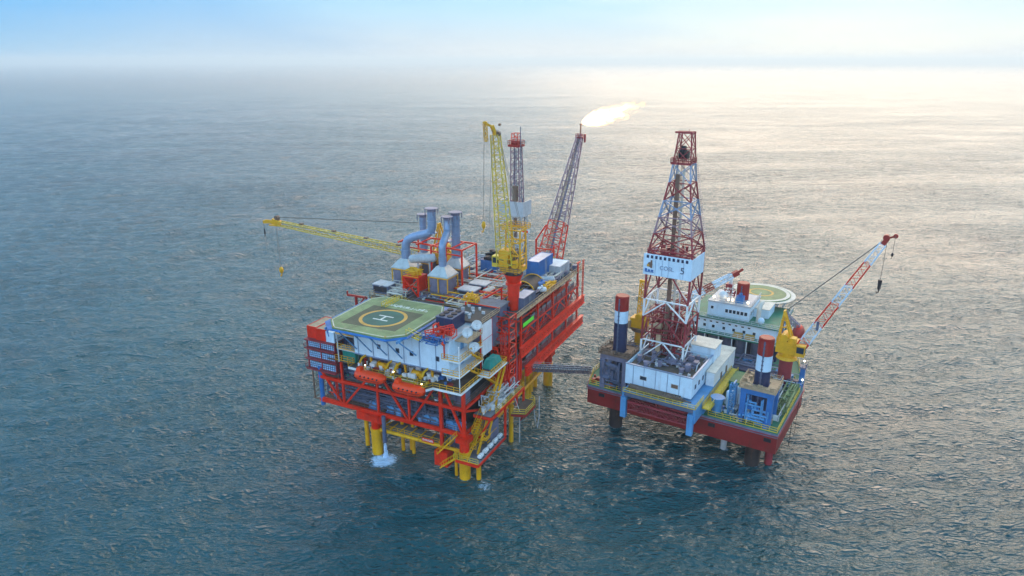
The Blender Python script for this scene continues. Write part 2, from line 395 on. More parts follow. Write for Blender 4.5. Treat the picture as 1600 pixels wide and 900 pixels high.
    def pipes(s, reg, n, seed, r=(.06, .2)):
        """a tangle of right-angled pipe runs with flanges inside a region (u0,u1,w0,w1,z0,z1)"""
        q = random.Random(seed); u0, u1, w0, w1, z0, z1 = reg
        lo = (u0, w0, z0); hi = (u1, w1, z1)
        for _ in range(n):
            c = [q.uniform(lo[i], hi[i]) for i in range(3)]; rr = q.uniform(*r); ax = q.choice((0, 1, 0, 1, 2)); pts = [tuple(c)]
            for _k in range(q.randint(2, 5)):
                L = q.uniform(.15, .6) * (hi[ax] - lo[ax]); t = c[ax] + L if c[ax] < (lo[ax] + hi[ax]) / 2 else c[ax] - L
                c[ax] = min(hi[ax], max(lo[ax], t)); pts.append(tuple(c)); ax = q.choice([k for k in (0, 1, 2) if k != ax])
            for a, b in zip(pts[:-1], pts[1:]):
                if (Vector(a) - Vector(b)).length > .05:
                    s.tube(a, b, rr, 7); s.ball(b, rr * 1.25, 6, 4)
        return s
    def clutter(s, reg, n, seed, size=(.3, 1.3)):
        """small fixed cabinets, valves and stools on a deck"""
        q = random.Random(seed); u0, u1, w0, w1, z = reg
        for _ in range(n):
            u = q.uniform(u0, u1); w = q.uniform(w0, w1); a = q.uniform(*size); b = q.uniform(*size); h = q.uniform(*size)
            if q.random() < .55: s.box(u - a / 2, u + a / 2, w - b / 2, w + b / 2, z, z + h)
            else: s.tube((u, w, z), (u, w, z + h), a * .35, 8); s.tube((u, w, z + h), (u, w, z + h + .12), a * .45, 8)
        return s
    def pieces(s):
        """one MB for every call that made a shape"""
        out = []; c = s.cuts + [(len(s.v), len(s.f))]
        for (v0, f0), (v1, f1) in zip(c[:-1], c[1:]):
            if f1 > f0:
                m = MB(); m.v = s.v[v0:v1]; m.f = [tuple(i - v0 for i in f) for f in s.f[f0:f1]]; m.sm = s.sm[f0:f1]; out.append(m)
        return out
    def mesh(s, name, base=(0, 0, 0)):
        me = bpy.data.meshes.new(name); bu, bw, bz = base
        me.from_pydata([(-(u - bu), w - bw, z - bz) for u, w, z in s.v], [], [f[::-1] for f in s.f])
        me.polygons.foreach_set('use_smooth', s.sm); me.update()
        return me

def _cutting(fn):
    def g(s, *a, **k):
        if s.deep == 0: s.cuts.append((len(s.v), len(s.f)))
        s.deep += 1
        try: return fn(s, *a, **k)
        finally: s.deep -= 1
    return g
for _n in ('box', 'prism', 'frustum', 'bar', 'tube', 'path', 'ball', 'rail', 'stair', 'lattice', 'pipes', 'clutter'): setattr(MB, _n, _cutting(getattr(MB, _n)))

def tag(o, label, cat, group=None):
    o['label'] = label; o['category'] = cat
    if group: o['group'] = group
def place(o, rig, base, rot=0):
    o.location = rig.W(base); o.rotation_euler = (0, 0, -rig.a + R(rot))
EACH = ('railing', 'bracket_box', 'wind_wall', 'module_wall', 'window', 'hull_recess', 'support_beam', 'wall', 'balcony', 'saddle', 'cradle', 'corner_post', 'band', 'stairway', 'lower_wall', 'skirt', 'hung_deck', 'roof', 'flange', 'fan', 'panel_window')
class T:
    """a thing: an Empty at its base with its parts as children; shapes are given in the rig's axes, or in its own when own=True"""
    def __init__(s, rig, name, label, cat, base, group=None, rot=0, own=False):
        s.o = bpy.data.objects.new(name, None); COL.objects.link(s.o); s.o.empty_display_size = .5
        s.rig = rig; s.base = (0, 0, 0) if own else base
        place(s.o, rig, base, rot); tag(s.o, label, cat, group)
    def add(s, name, mb, mat, parent=None, label=None, kind=None, each=None):
        if each is None: each = name in EACH
        if each and len(mb.cuts) > 1:
            for p in mb.pieces(): o = s.add(name, p, mat, parent, label, kind, False)
            return o
        me = mb.mesh(name, s.base); me.materials.append(MATS[mat])
        c = bpy.data.objects.new(name, me); COL.objects.link(c); c.parent = parent or s.o
        if label: c['label'] = label
        if kind: c['kind'] = kind
        return c
def fittings(t, reg, n, seed, mat, size=(.3, 1.3)):
    """small cabinets and pots standing on a deck, each a part of its own"""
    q = random.Random(seed); u0, u1, w0, w1, z = reg
    for _ in range(n):
        u = q.uniform(u0, u1); w = q.uniform(w0, w1); a = q.uniform(*size); b = q.uniform(*size); h = q.uniform(*size)
        if q.random() < .6: t.add('cabinet', MB().box(u - a / 2, u + a / 2, w - b / 2, w + b / 2, z, z + h), mat)
        else: t.add('vent_pot', MB().tube((u, w, z), (u, w, z + h), a * .35, 10).tube((u, w, z + h), (u, w, z + h + .12), a * .45, 10), mat)
def solo(rig, name, mb, mat, label, cat, base, group=None, rot=0, own=False):
    me = mb.mesh(name, (0, 0, 0) if own else base); me.materials.append(MATS[mat])
    o = bpy.data.objects.new(name, me); COL.objects.link(o); place(o, rig, base, rot); tag(o, label, cat, group); return o
def copy(t, rig, base, label, rot=0, group=None):
    src = t.o if isinstance(t, T) else t
    r = src.copy(); COL.objects.link(r); place(r, rig, base, rot); r['label'] = label
    if group: r['group'] = group
    for ch in list(src.children):
        c = ch.copy(); COL.objects.link(c); c.parent = r
        for g in ch.children:
            d = g.copy(); COL.objects.link(d); d.parent = c
    return r
def letters(body, size, depth=.04):
    cu = bpy.data.curves.new('letters', 'FONT'); cu.body = body; cu.size = size; cu.extrude = depth; cu.align_x = 'CENTER'; cu.align_y = 'CENTER'
    o = bpy.data.objects.new('letters', cu); COL.objects.link(o)
    me = bpy.data.meshes.new_from_object(o.evaluated_get(bpy.context.evaluated_depsgraph_get())); bpy.data.objects.remove(o)
    return me
def add_text(t, name, body, size, p, mat, face='front', lay=False, parent=None, spin=0):
    """lettering on a face looking at the camera side (-w), on the right side (-u) or lying on a deck"""
    me = letters(body, size); me.materials.append(MATS[mat])
    c = bpy.data.objects.new(name, me); COL.objects.link(c); c.parent = parent or t.o
    b = t.base; c.location = (-(p[0] - b[0]), p[1] - b[1], p[2] - b[2])
    c.rotation_euler = (0, 0, R(spin)) if lay else ((R(90), 0, 0) if face == 'front' else (R(90), 0, R(90)))
    return c

# ================================================================== THE RED PRODUCTION PLATFORM
TOP, UP, MID, LOW = 28.5, 20.0, 15.2, 9.6      # deck levels
pp = T(LP, 'production_platform', 'large red offshore production platform on yellow legs, left of the jack-up rig', 'oil platform', (0, 0, 0))
# legs in the sea
for (u, w) in ((0, 0), (21.5, 0), (1.1, 46), (21.5, 46)):
    g = pp.add('leg', MB().tube((u, w, -14), (u, w, 6.0), 1.15, 20).tube((u, w, 5.4), (u, w, 6.02), 1.25, 20), 'yellow')
    pp.add('leg_sleeve', MB().tube((u, w, 6.0), (u, w, LOW - .3), 1.0, 18).box(u - 1.3, u + 1.3, w - 1.3, w + 1.3, 8.2, LOW - .35), 'red', g)
for (u, w, zt, r) in ((25.0, 1.2, 7.5, .48), (-2.8, .6, 4.6, .5), (-2.5, 16.3, 9.0, .5), (17.3, 3.5, 9, .4), (15.8, 4.5, 9, .4), (14.6, 3.5, 9, .4), (3.2, 40, 13, .5), (4.9, 38, 13, .5), (2.4, 37.2, 13, .5), (6.0, 41, 13, .5), (3.4, 43, 13, .5), (1.7, 34.2, 13, .5), (2.0, 0, 6, .35)):
    pp.add('pile', MB().tube((u, w, -14), (u, w, zt), r, 12).tube((u, w, zt - .6), (u, w, zt - .2), r * 1.3, 12), 'yellow')
# yellow bracing just over the water
b = MB()
b.tube((20.6, 0, 5.7), (1.0, 0, 5.7), .38, 10).tube((21.5, 1, 5.7), (21.5, 45, 5.7), .38, 10).tube((1, 46, 5.7), (21.5, 46, 5.7), .38, 10).tube((0.1, 1, 5.7), (1.1, 45, 5.7), .38, 10)
b.tube((21, 1, 5.7), (1.4, 44, 5.7), .3, 10)
for k in range(7): b.bar((18 - 2.4 * k, .1, 6.3), (18 - 2.4 * k, 3, 6.3), .2)
b.rail([(19.5, .2, 5.9), (6, .2, 5.9)], 1.1, .08)
pp.add('leg_bracing', b, 'yellow')
pp.add('spider_deck', MB().box(6, 19.6, .4, 3.2, 5.9, 6.08).box(15, 19.6, 3.2, 12, 5.9, 6.08), 'deck_grey')

# decks
def deck(z, poly, name='deck', mat='deck_brown', th=.35): return pp.add(name, MB().prism(poly, z - th, z), mat)
deck(LOW, [(-.2, -.2), (36.2, -.2), (36.2, 14), (30, 14), (24, 50), (2.5, 50), (2.5, 20), (-.2, 20)])
deck(MID, [(0, 0), (36, 0), (36, 14), (30, 14), (24, 56), (-2.6, 56), (-2.6, 20), (0, 20)], mat='deck_grey')
deck(UP, [(-1.0, -2.6), (5.2, -2.6), (6.2, -4.4), (8.2, -4.4), (9, -2.0), (26, -2.0), (26, 0), (33, 0), (33, 14), (28, 56), (-2.8, 56), (-2.8, 12), (-1.0, 12)])
deck(TOP, [(-2.8, 18), (9, 18), (9, 16), (33.5, 16), (34, 40), (27, 59), (-2.8, 59)])
deck(24.3, [(-2.4, 14), (9, 14), (25, 14), (29, 56), (-2.4, 56)], mat='deck_grey')
# shells of the modules between the decks
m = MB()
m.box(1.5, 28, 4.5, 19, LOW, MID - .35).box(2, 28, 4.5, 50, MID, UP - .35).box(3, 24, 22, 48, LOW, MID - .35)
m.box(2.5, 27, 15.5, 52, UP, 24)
pp.add('module_wall', m, 'dark')  # near-black paint puts the shade between the decks into these walls
m = MB()
m.box(0.6, 26, 20, 52, 24.3, TOP - .35).box(.6, 5.5, 1.6, 3.9, MID, UP - .4)
for k in range(9): m.box(.35, .6, 21 + 3.6 * k, 23.2 + 3.6 * k, 24.5, 27.4)
pp.add('module_wall', m, 'violet_grey')
# white edge beams of the walkway round the accommodation
m = MB()
for p, q in (((-1, 12), (-1, -2.6)), ((-1, -2.6), (5.2, -2.6)), ((5.2, -2.6), (6.2, -4.4)), ((6.2, -4.4), (8.2, -4.4)), ((8.2, -4.4), (9, -2.0)), ((9, -2.0), (26, -2.0))):
    m.bar((*p, UP - .12), (*q, UP - .12), .18, .5)
pp.add('walkway_edge', m, 'white')
m = MB().rail([(-1, 12, UP), (-1, -2.6, UP), (5.2, -2.6, UP), (6.2, -4.4, UP), (8.2, -4.4, UP), (9, -2.0, UP)], 1.15, .09)
m.rail([(26, -2.0, UP), (26, 0, UP), (31, 0, UP)], 1.15, .09)
pp.add('railing', m, 'yellow')

# near face truss: posts, chords and inverted V braces
F = 0.0
tr = MB()
tr.bar((36, F, LOW - .1), (-.4, F, LOW - .1), .55, .8).bar((36, F, MID - .1), (-.3, F, MID - .1), .5, .65)
for u in (29.5, 20.5, 12.8): tr.bar((u, F, LOW), (u, F, UP - .4), .45)
tr.bar((5.2, F, 2.2), (5.2, F, UP - .4), .62).bar((0, F, 2.2), (0, F, UP - .4), .62)
for a, b_ in (((20.9, UP - .6), (29.2, LOW + .2)), ((20.1, UP - .6), (13.2, LOW + .2)), ((6.0, UP - .6), (12.4, LOW + .2)), ((4.6, UP - .6), (.4, LOW + .4)), ((35.4, MID + 1.8), (30, LOW + .2)), ((35.4, LOW + .4), (30.0, LOW + .2))):
    tr.bar((a[0], F, a[1]), (b_[0], F, b_[1]), .42)
pp.add('front_truss', tr, 'red')
m = MB().box(3.6, 6.6, -.9, 1.6, 1.6, 4.9).box(19.6, 26, -.6, 2.2, LOW - 2.2, LOW - .5)
pp.add('bracket_box', m, 'red')
pp.add('corner_column', MB().tube((35.6, F + .2, LOW - 1.4), (35.6, F + .2, 17.4), .5, 14), 'blue')
tr = MB()
# right side posts and chords
for w in (12, 20): tr.bar((0, w, 3.5 if w < 20 else 8), (0, w, UP), .5)
tr.bar((0, 0, UP - .7), (0, 12, UP - .7), .45, .6).bar((0, 0, MID - .1), (0, 20, MID - .1), .45, .55).bar((0, 0, LOW - .1), (0, 20, LOW - .1), .45, .7)
tr.bar((0, 0, MID - .4), (0, 11.8, LOW + .2), .4).bar((0, 12, UP - .5), (0, 19.6, MID), .4)
for w in (21, 30, 39, 48, 56): tr.bar((-2.6, w, 13.2), (-2.6, w, TOP - .3), .42)
for k in range(4):
    w0 = 21 + 9 * k
    tr.bar((-2.6, w0 + .2, 21.2), (-2.6, w0 + 4.5, 24.2), .26).bar((-2.6, w0 + 4.5, 24.2), (-2.6, w0 + 8.8, 21.2), .26)
tr.bar((-2.6, 20, 24.4), (-2.6, 57, 24.4), .3, .4)
pp.add('side_truss', tr, 'red')
# the two long red girders on the right side with their stiffeners
for z0, wa, wb in ((19.0, 19.6, 59.6), (13.4, 22.5, 59.0)):
    g = MB().box(-3.35, -2.95, wa, wb, z0, z0 + 2.05).box(-3.6, -2.75, wa, wb, z0 - .12, z0).box(-3.6, -2.75, wa, wb, z0 + 2.05, z0 + 2.17)
    for k in range(int((wb - wa) / 3)): g.box(-3.39, -3.35, wa + .4 + 3 * k, wa + .5 + 3 * k, z0, z0 + 2.05)
    g_ = pp.add('side_girder', g, 'red'); g = MB()
    for k in range(int((wb - wa) / 1.5)): g.box(-3.385, -3.352, wa + 1.0 + 1.5 * k, wa + 1.3 + 1.5 * k, z0 + 1.0, z0 + 1.16)
    pp.add('slot_row', g, 'dark', g_)
m = MB()
for z in (15.7, 21.4, 24.6):
    m.rail([(-2.7, 21, z), (-2.7, 57, z)], 1.1, .09, 1.5)
pp.add('railing', m, 'maroon')
m = MB().rail([(-2.8, 18.3, TOP), (-2.8, 59, TOP), (27, 59, TOP), (34, 40, TOP), (33.5, 16.2, TOP), (27.5, 16.2, TOP)], 1.15, .10, 1.6)
m.box(-3.1, -2.3, 18.2, 59, TOP, TOP + .14)
pp.add('railing', m, 'tan')
m = MB()
for k in range(9): m.box(-2.55, -2.45, 26.5 + 3.1 * k, 28.9 + 3.1 * k, 24.7, 26.3)
for k in range(7): m.box(-2.5, -2.4, 24 + 4.4 * k, 27.4 + 4.4 * k, 15.7, 17.4)
pp.add('wind_wall', m, 'deck_grey')
# red ladder at the far right corner
m = MB()
for z in (0,): pass
m.bar((-3.2, 58, 20), (-3.2, 58, 31), .16).bar((-3.2, 58.8, 20), (-3.2, 58.8, 31), .16)
for k in range(20): m.bar((-3.2, 58, 20.3 + .55 * k), (-3.2, 58.8, 20.3 + .55 * k), .08)
m.bar((-3, 55, TOP), (-3, 55, 31.2), .3).bar((-3, 54.2, 31), (-3, 56.4, 31), .3)
pp.add('ladder', m, 'red')

# decks hung on the right side, near corner
m = MB().prism([(-4, -1.8), (.1, -1.8), (.1, 10.5), (-4, 10.5)], 4.6, 4.9)
pp.add('hung_deck', m, 'deck_grey')
m = MB().bar((-4, -1.9, 4.6), (-4, 10.5, 4.6), .4, .55).bar((-4, -1.9, 4.6), (1, -1.9, 4.6), .4, .55).bar((-4, 10.5, 4.6), (0, 10.5, 4.6), .35, .5)
m.bar((-4, 4, 12), (-4, 19.6, 12), .4, .6).bar((-4, 4, 12), (0, 4, 12), .4, .6).bar((-4, 19.6, 12), (0, 19.6, 12), .35, .5)
m.bar((-4, 10.3, 4.8), (-4, 10.3, 12), .4).bar((-3.9, 4, 12), (0, 4, 5), .35).bar((-4, 16, 9.4), (-4, 16, 12), .35)
m.bar((-4, 19.5, 12), (-4, 19.5, 8.7), .4).bar((-2.6, 20, 12), (-2.6, 20, 20), .5).bar((-1.5, 14, 12), (-1.5, 14, 20), .45)
pp.add('hung_frame', m, 'red')
pp.add('hung_deck', MB().prism([(-4, 4), (0, 4), (0, 19.6), (-4, 19.6)], 12.0, 12.3), 'deck_grey')
pp.add('boat_landing_deck', MB().prism([(-7, 14), (-4, 13), (-4, 20.5), (-6, 20.5), (-7, 19)], 8.6, 8.9), 'deck_brown')
m = MB().rail([(-4, 13, 8.9), (-7, 14, 8.9), (-7, 19, 8.9), (-6, 20.5, 8.9), (-4, 20.5, 8.9)], 1.1, .09)
m.rail([(-4, -1.8, 4.9), (1.5, -1.8, 4.9)], 1.1, .09).rail([(-4, 6, 12.3), (-4, 19.6, 12.3)], 1.1, .08)
pp.add('railing', m, 'pale_yellow')
pp.add('landing_frame', MB().bar((-7, 13.9, 8.5), (-7, 19, 8.5), .3, .45).bar((-7, 13.9, 8.5), (-4, 13, 8.5), .3, .45).bar((-6.9, 18.8, 8.5), (-3, 20, 3.5), .3), 'dark_red')
pp.add('module_wall', MB().box(.5, 4.6, 2, 9, 4.9, LOW - .4).box(-2.6, .3, 6.5, 10, 4.9, 9.2), 'violet_grey')
pp.add('landing_hose', MB().path([(-6.8, 18.5, 9), (-7.0, 19.3, 4.5), (-7.0, 20.3, 2.3), (-7, 21.3, 4.5), (-6.9, 21.6, 9.5)], .11, 6).path([(-4.5, 14, 12.2), (-5.4, 14.5, 9), (-5.4, 14.5, 1.5)], .09, 6), 'pale_grey')
# stairs
m = MB()
m.stair((-.9, -1.5, 4.9), (-.9, 5.5, LOW), 1.0).stair((-1.4, 1.4, LOW), (-1.4, 9.5, MID + .2), 1.0).stair((-1.4, 12.5, MID), (-1.4, 6.2, UP), 1.0)
m.stair((5.6, -1.0, 4.6), (1.2, -1.0, LOW), .9, side=(0, 1, 0)).stair((1.0, -1.4, 5), (4.8, -1.4, 1.8), .9, side=(0, 1, 0))
m.bar((-2.2, 1.4, 5), (-2.2, 12, 19.5), .35, .5).bar((-2.9, 5, 8), (-2.9, 12.5, 20), .3, .45)
pp.add('stairway', m, 'yellow')
m = MB().stair((-.2, 6.5, UP), (-.2, 1.8, 23.2), .9).stair((-.2, 7, 23.2), (-.2, 2.4, 26.4), .9)
pp.add('stairway', m, 'yellow')
# pipework: many small fixed pipes, four colours
pp.add('pipework', MB().pipes((1, 35, .6, 3.2, LOW + .3, MID - .6), 60, 1, (.07, .2)).pipes((1, 34, .4, 3.4, MID + .3, UP - .6), 55, 2, (.06, .2)).pipes((-2.3, .4, 21, 56, 21, 24), 60, 3, (.06, .2)), 'slate')
pp.add('pipework', MB().pipes((-2.3, 2, 20, 56, 14.5, 19), 55, 4, (.07, .22)).pipes((-3.8, 0, 5, 19, 12.4, 15.5), 40, 5, (.06, .18)).pipes((2, 28, 42, 56, TOP + .2, TOP + 2.6), 50, 6, (.07, .2)), 'pale_grey')
pp.add('pipework', MB().pipes((2, 27, 28, 52, TOP + .2, TOP + 2.2), 70, 7, (.07, .2)).pipes((-2, 8, 34, 56, TOP + .1, TOP + 2.0), 45, 8, (.06, .18)).pipes((24, 33, 17, 28, TOP + .1, TOP + 2.5), 35, 9, (.06, .18)).pipes((2.5, 14, 17, 27, TOP + .1, TOP + 1.6), 55, 17, (.05, .16)), 'cream')
pp.add('pipework', MB().pipes((2, 26, 17, 57, TOP + .1, TOP + 1.4), 110, 22, (.05, .16)).pipes((-2.3, 8, 24, 57, TOP + .1, TOP + 1.6), 60, 24, (.05, .18)), 'violet_grey')
pp.add('pipework', MB().pipes((2, 26, 17, 57, TOP + .1, TOP + 1.4), 70, 23, (.06, .2)), 'brown')
pp.add('pipework', MB().pipes((2, 26, 18, 50, TOP + .2, TOP + 1.8), 35, 10, (.06, .15)).pipes((3, 30, .4, 3, MID + .3, UP - .6), 16, 11, (.05, .12)).pipes((-2.6, .4, 0, 10, 5.2, 9), 20, 12, (.05, .14)).pipes((8, 20, 3, 14, 6.3, 9), 25, 18, (.08, .2)), 'yellow')
pp.add('pipework', MB().pipes((3, 26, 18, 52, TOP + .2, TOP + 2.2), 30, 13, (.07, .16)).pipes((-2.6, 2, 12, 21, 12.5, 24), 50, 14, (.08, .2)).pipes((-2.4, 0, 21, 55, 21, 27.5), 30, 15, (.06, .15)).pipes((28, 35, .5, 6, LOW, UP), 30, 16, (.08, .16)), 'red')
pp.add('pipework', MB().pipes((2, 24, 2.4, 6, UP + .2, 22.8), 45, 19, (.05, .16)).pipes((28, 33, .3, 6, MID + .2, UP - .5), 30, 20, (.07, .2)).pipes((24.5, 31, .2, 5, UP + .2, 26), 30, 21, (.06, .16)), 'navy')
for reg, n, sd, mt, sz in (((3, 24, -1.6, 2, UP), 26, 38, 'white', (.4, 1.3)), ((-3.6, -.5, 4.5, 19, 12.3), 22, 37, 'white', (.4, 1.1)), ((2, 24, -1.0, 2, UP), 12, 42, 'dark_red', (.3, 1.2)), ((3, 24, -1.2, 2, UP), 12, 41, 'blue', (.3, 1.1)), ((0, 10, 21, 34, TOP), 14, 32, 'deck_grey', (.5, 1.5)), ((24, 33, 17, 26, TOP), 12, 34, 'violet_grey', (.6, 1.6))):
    fittings(pp, reg, n, sd, mt, sz)
for reg, n, sd, mt, sz in (((3, 26, 28, 40, TOP), 70, 31, 'deck_grey', (.4, 1.6)), ((-2, 24, 44, 57, TOP), 80, 33, 'slate', (.4, 1.8)), ((3, 26, 20, 40, TOP), 50, 35, 'white', (.3, 1.2)), ((-2, 24, 44, 57, TOP), 30, 36, 'pale_grey', (.3, 1.3)), ((-2, 26, 20, 57, TOP), 40, 39, 'navy', (.4, 1.6)), ((0, 26, 22, 57, TOP), 30, 43, 'brown', (.3, 1.5)), ((2, 34, 1, 4, LOW), 40, 44, 'light_blue', (.4, 1.4)), ((2, 34, 1, 4, MID), 50, 45, 'wall_white', (.3, 1.3)), ((2, 34, 1, 4, MID), 30, 46, 'teal', (.3, 1.1))):
    pp.add('deck_fittings', MB().clutter(reg, n, sd, sz), mt, kind='stuff')
pp.add('outfall_pipe', MB().tube((19.0, -.6, 3.4), (19.0, -.6, LOW), .42, 14), 'slate')
# guard rails behind the near truss
m = MB().rail([(34, .5, LOW), (1, .5, LOW)], 1.1, .07).rail([(34, .5, MID), (1, .5, MID)], 1.1, .07).rail([(.5, 1, MID), (.5, 19, MID)], 1.1, .07)
m.rail([(37.6, 0, LOW), (37.6, 10, LOW)], 2.2, .1).rail([(37.6, 0, MID - 3), (37.6, 10, MID - 3)], 1.1, .1).bar((36, 0, LOW - .1), (38, 0, LOW - .1), .3).bar((36, 10, LOW - .1), (38, 10, LOW - .1), .3).bar((37.6, 0, LOW), (37.6, 0, MID + 1), .25)
pp.add('railing', m, 'brown')

# the outfall and its foam on the sea
q = random.Random(5); m = MB()
for k in range(46):
    t = q.random(); a = q.uniform(0, 6.28); rr = .30 + .75 * (1 - t) * q.random()
    c = (19.0 + math.cos(a) * rr * .6, -.6 + math.sin(a) * rr * .6, .1 + 3.3 * t)
    m.tube(c, (c[0] + q.uniform(-.08, .08), c[1], max(-.1, c[2] - q.uniform(.6, 1.5))), .05 + .07 * (1 - t), 5)
paint('foam', (.60, .74, .90), .5, .1, 0)
wj = solo(LP, 'water_jet', m, 'foam', 'white water falling from the grey outfall pipe beside the thick yellow leg', 'falling water', (19, -.6, 0)); wj['kind'] = 'stuff'

# ---------------------------------------------------------------- accommodation block and helideck
ab = T(LP, 'accommodation_block', 'pale blue-white accommodation block with small square windows under the helideck', 'building', (13, 6, UP))
ab.add('wall', MB().box(2.2, 24.6, -1.2, 14, 23.0, 29.8), 'wall_white')
ab.add('lower_wall', MB().box(2.6, 24.2, 2.4, 13.8, UP + .02, 22.98), 'violet_grey')
ab.add('lower_wall', MB().box(3.0, 5.0, 2.1, 2.42, UP + .02, 22.9).box(11, 12.2, 2.1, 2.42, UP + .02, 22.6).box(17, 19, 2.1, 2.42, UP + .02, 22.6), 'white')
for u in (18.5, 14.0, 10.7, 4.8):
    w_ = ab.add('window', MB().box(u - .42, u + .42, -1.28, -1.19, 25.15, 26.15), 'slate')
    ab.add('pane', MB().box(u - .32, u + .32, -1.31, -1.27, 25.25, 26.05), 'glass', w_)
for z in (25.2, 28.3):
    w_ = ab.add('window', MB().box(2.12, 2.21, 9.0, 9.8, z, z + .9), 'slate')
    ab.add('pane', MB().box(2.08, 2.13, 9.1, 9.7, z + .1, z + .8), 'glass', w_)
ab.add('door', MB().box(2.08, 2.21, 3.2, 4.3, 26.35, 28.5), 'light_blue'); ab.add('door', MB().box(2.08, 2.21, 3.2, 4.3, 23.25, 25.4), 'light_blue')
m = MB()
for z in (23.1, 29.5): m.box(2.1, 24.7, -1.32, -1.2, z - .12, z + .12)
for u in (23.6, 19.9, 16.2, 12.5, 8.8, 5.1): m.bar((u, -1.3, 23.2), (u, -1.3, 29.4), .09)
ab.add('wall_trim', m, 'stack_blue')
m = MB()
for z in (23.2, 26.3):
    m.box(-.6, 3.4, -2.2, -1.32, z - .3, z).box(-.6, 2.18, -1.3, 7.5, z - .3, z)
m.bar((-.5, -2.1, UP), (-.5, -2.1, 29.4), .14).bar((-.5, 7.2, UP), (-.5, 7.2, 29), .14)
ab.add('balcony', m, 'white')
m = MB()
for z in (23.2, 26.3): m.rail([(3.3, -2.1, z), (-.5, -2.1, z), (-.5, 7.3, z)], 1.1, .085, 1.2)
ab.add('railing', m, 'yellow')
ab.add('roof', MB().box(1.8, 25, -1.6, 14.4, 29.82, 30.0), 'pale_grey')
m = MB().box(24.7, 29.6, -.8, 5, 22.9, 23.1).box(24.7, 29.8, -.8, 4, 26.2, 26.4).bar((24.9, -.7, 23), (24.9, -.7, 29.6), .2).bar((29.4, -.7, 20), (29.4, -.7, 26.4), .2)
ab.add('side_balcony', m, 'pale_grey')
ab.add('railing', MB().rail([(24.9, -.7, 26.4), (29.7, -.7, 26.4)], 1.1, .09, 1.2).rail([(24.9, -.7, 23.1), (29.7, -.7, 23.1)], 1.1, .09, 1.2), 'yellow')
ab.add('vent_box', MB().box(25.4, 28.4, .6, 3.6, 26.42, 28.5), 'pale_yellow')

HZ = 31.0
hp = [(27.7, -4.2), (24.6, -7.4), (12.2, -7.4), (9.3, -4.6), (9.3, 8.9), (11.2, 12.3), (26.2, 12.3), (28.2, 9.9)]
def inset(pts, d):
    cu = sum(p[0] for p in pts) / len(pts); cw = sum(p[1] for p in pts) / len(pts)
    return [(cu + (p[0] - cu) * (1 - d / math.hypot(p[0] - cu, p[1] - cw)), cw + (p[1] - cw) * (1 - d / math.hypot(p[0] - cu, p[1] - cw))) for p in pts]
hd = T(LP, 'helideck', 'green octagonal helideck with yellow ring and white H over the accommodation block', 'helipad', (18.7, 1.9, 29.8))
hd.add('deck', MB().prism(hp, HZ - .45, HZ), 'pad_green')
def ring_mb(c, r0, r1, z, n=64, a0=0, a1=6.28318):
    m = MB(); vs = []; 
    for i in range(n + 1):
        t = a0 + (a1 - a0) * i / n
        vs += [(c[0] + r0 * math.cos(t), c[1] + r0 * math.sin(t), z), (c[0] + r1 * math.cos(t), c[1] + r1 * math.sin(t), z)]
    return m.add(vs, [(2 * i, 2 * i + 1, 2 * i + 3, 2 * i + 2) for i in range(n)])
cx, cw = 18.6, 1.0
hd.add('touchdown_square', MB().prism([(cx - 6.2, cw - 5.0), (cx + 6.2, cw - 5.6), (cx + 6.4, cw + 5.6), (cx - 6.3, cw + 5.2)], HZ + .002, HZ + .006), 'pad_dark')
hd.add('inner_circle', ring_mb((cx, cw), 0.0, 4.15, HZ + .010), 'pad_teal')
hd.add('yellow_ring', ring_mb((cx, cw), 4.15, 4.85, HZ + .014), 'pad_yellow')
m = MB()
for s_ in (-1, 1): m.box(cx - 1.75, cx + 1.75, cw + s_ * 1.05 - .2, cw + s_ * 1.05 + .2, HZ + .016, HZ + .020)
m.box(cx - .2, cx + .2, cw - .85, cw + .85, HZ + .016, HZ + .020)
hd.add('letter_h', m, 'pad_white')
m = MB()
hi = inset(hp, .3); hj = inset(hp, .5)
for i in range(8):
    a, b_, c, d_ = hi[i], hi[(i + 1) % 8], hj[(i + 1) % 8], hj[i]
    m.add([(p[0], p[1], HZ + .005) for p in (a, b_, c, d_)], [(0, 1, 2, 3)])
hd.add('edge_line', m, 'cream')
m = MB(); q = random.Random(11)
for k in range(34):       # worn, no longer legible lettering along the far edge
    u = 23.5 - .33 * k; w0 = 7.6 + q.uniform(-.2, .2); hgt = q.uniform(.3, 1.2)
    m.box(u, u + q.uniform(.08, .22), w0, w0 + hgt, HZ + .007, HZ + .011)
    if q.random() < .6: m.box(u, u + .3, w0 + q.uniform(0, 1), w0 + q.uniform(.9, 1.2), HZ + .012, HZ + .015)
hd.add('worn_lettering', m, 'pad_white')
m = MB(); ho = [(p[0] + (p[0] - 18.7) * (.13 if p[0] > 18 else .04), p[1] + (p[1] - 2.4) * (.115 if p[1] > 0 else .03)) for p in hp]
for i in range(8):
    a, b_ = hp[i], hp[(i + 1) % 8]; c, d_ = ho[(i + 1) % 8], ho[i]
    m.add([(*a, HZ - .3), (*b_, HZ - .3), (*c, HZ - .55), (*d_, HZ - .55), (*a, HZ - .4), (*b_, HZ - .4), (*c, HZ - .65), (*d_, HZ - .65)], [(0, 1, 2, 3), (7, 6, 5, 4), (3, 2, 6, 7), (0, 3, 7, 4), (1, 5, 6, 2)])
hd.add('safety_net', m, 'blue')
m = MB()
for i in (5, 6, 7, 0):
    a, b_ = ho[i], ho[(i + 1) % 8]; n = 2
    m.add([(*a, HZ - .65), (*b_, HZ - .65), (*b_, HZ - 1.9), (*a, HZ - 1.9)], [(0, 1, 2, 3)])
    m.bar((*a, HZ - .65), (*b_, HZ - .65), .16); m.bar((*a, HZ - 1.9), (*b_, HZ - 1.9), .16)
hd.add('side_screen', m, 'blue')
m = MB()
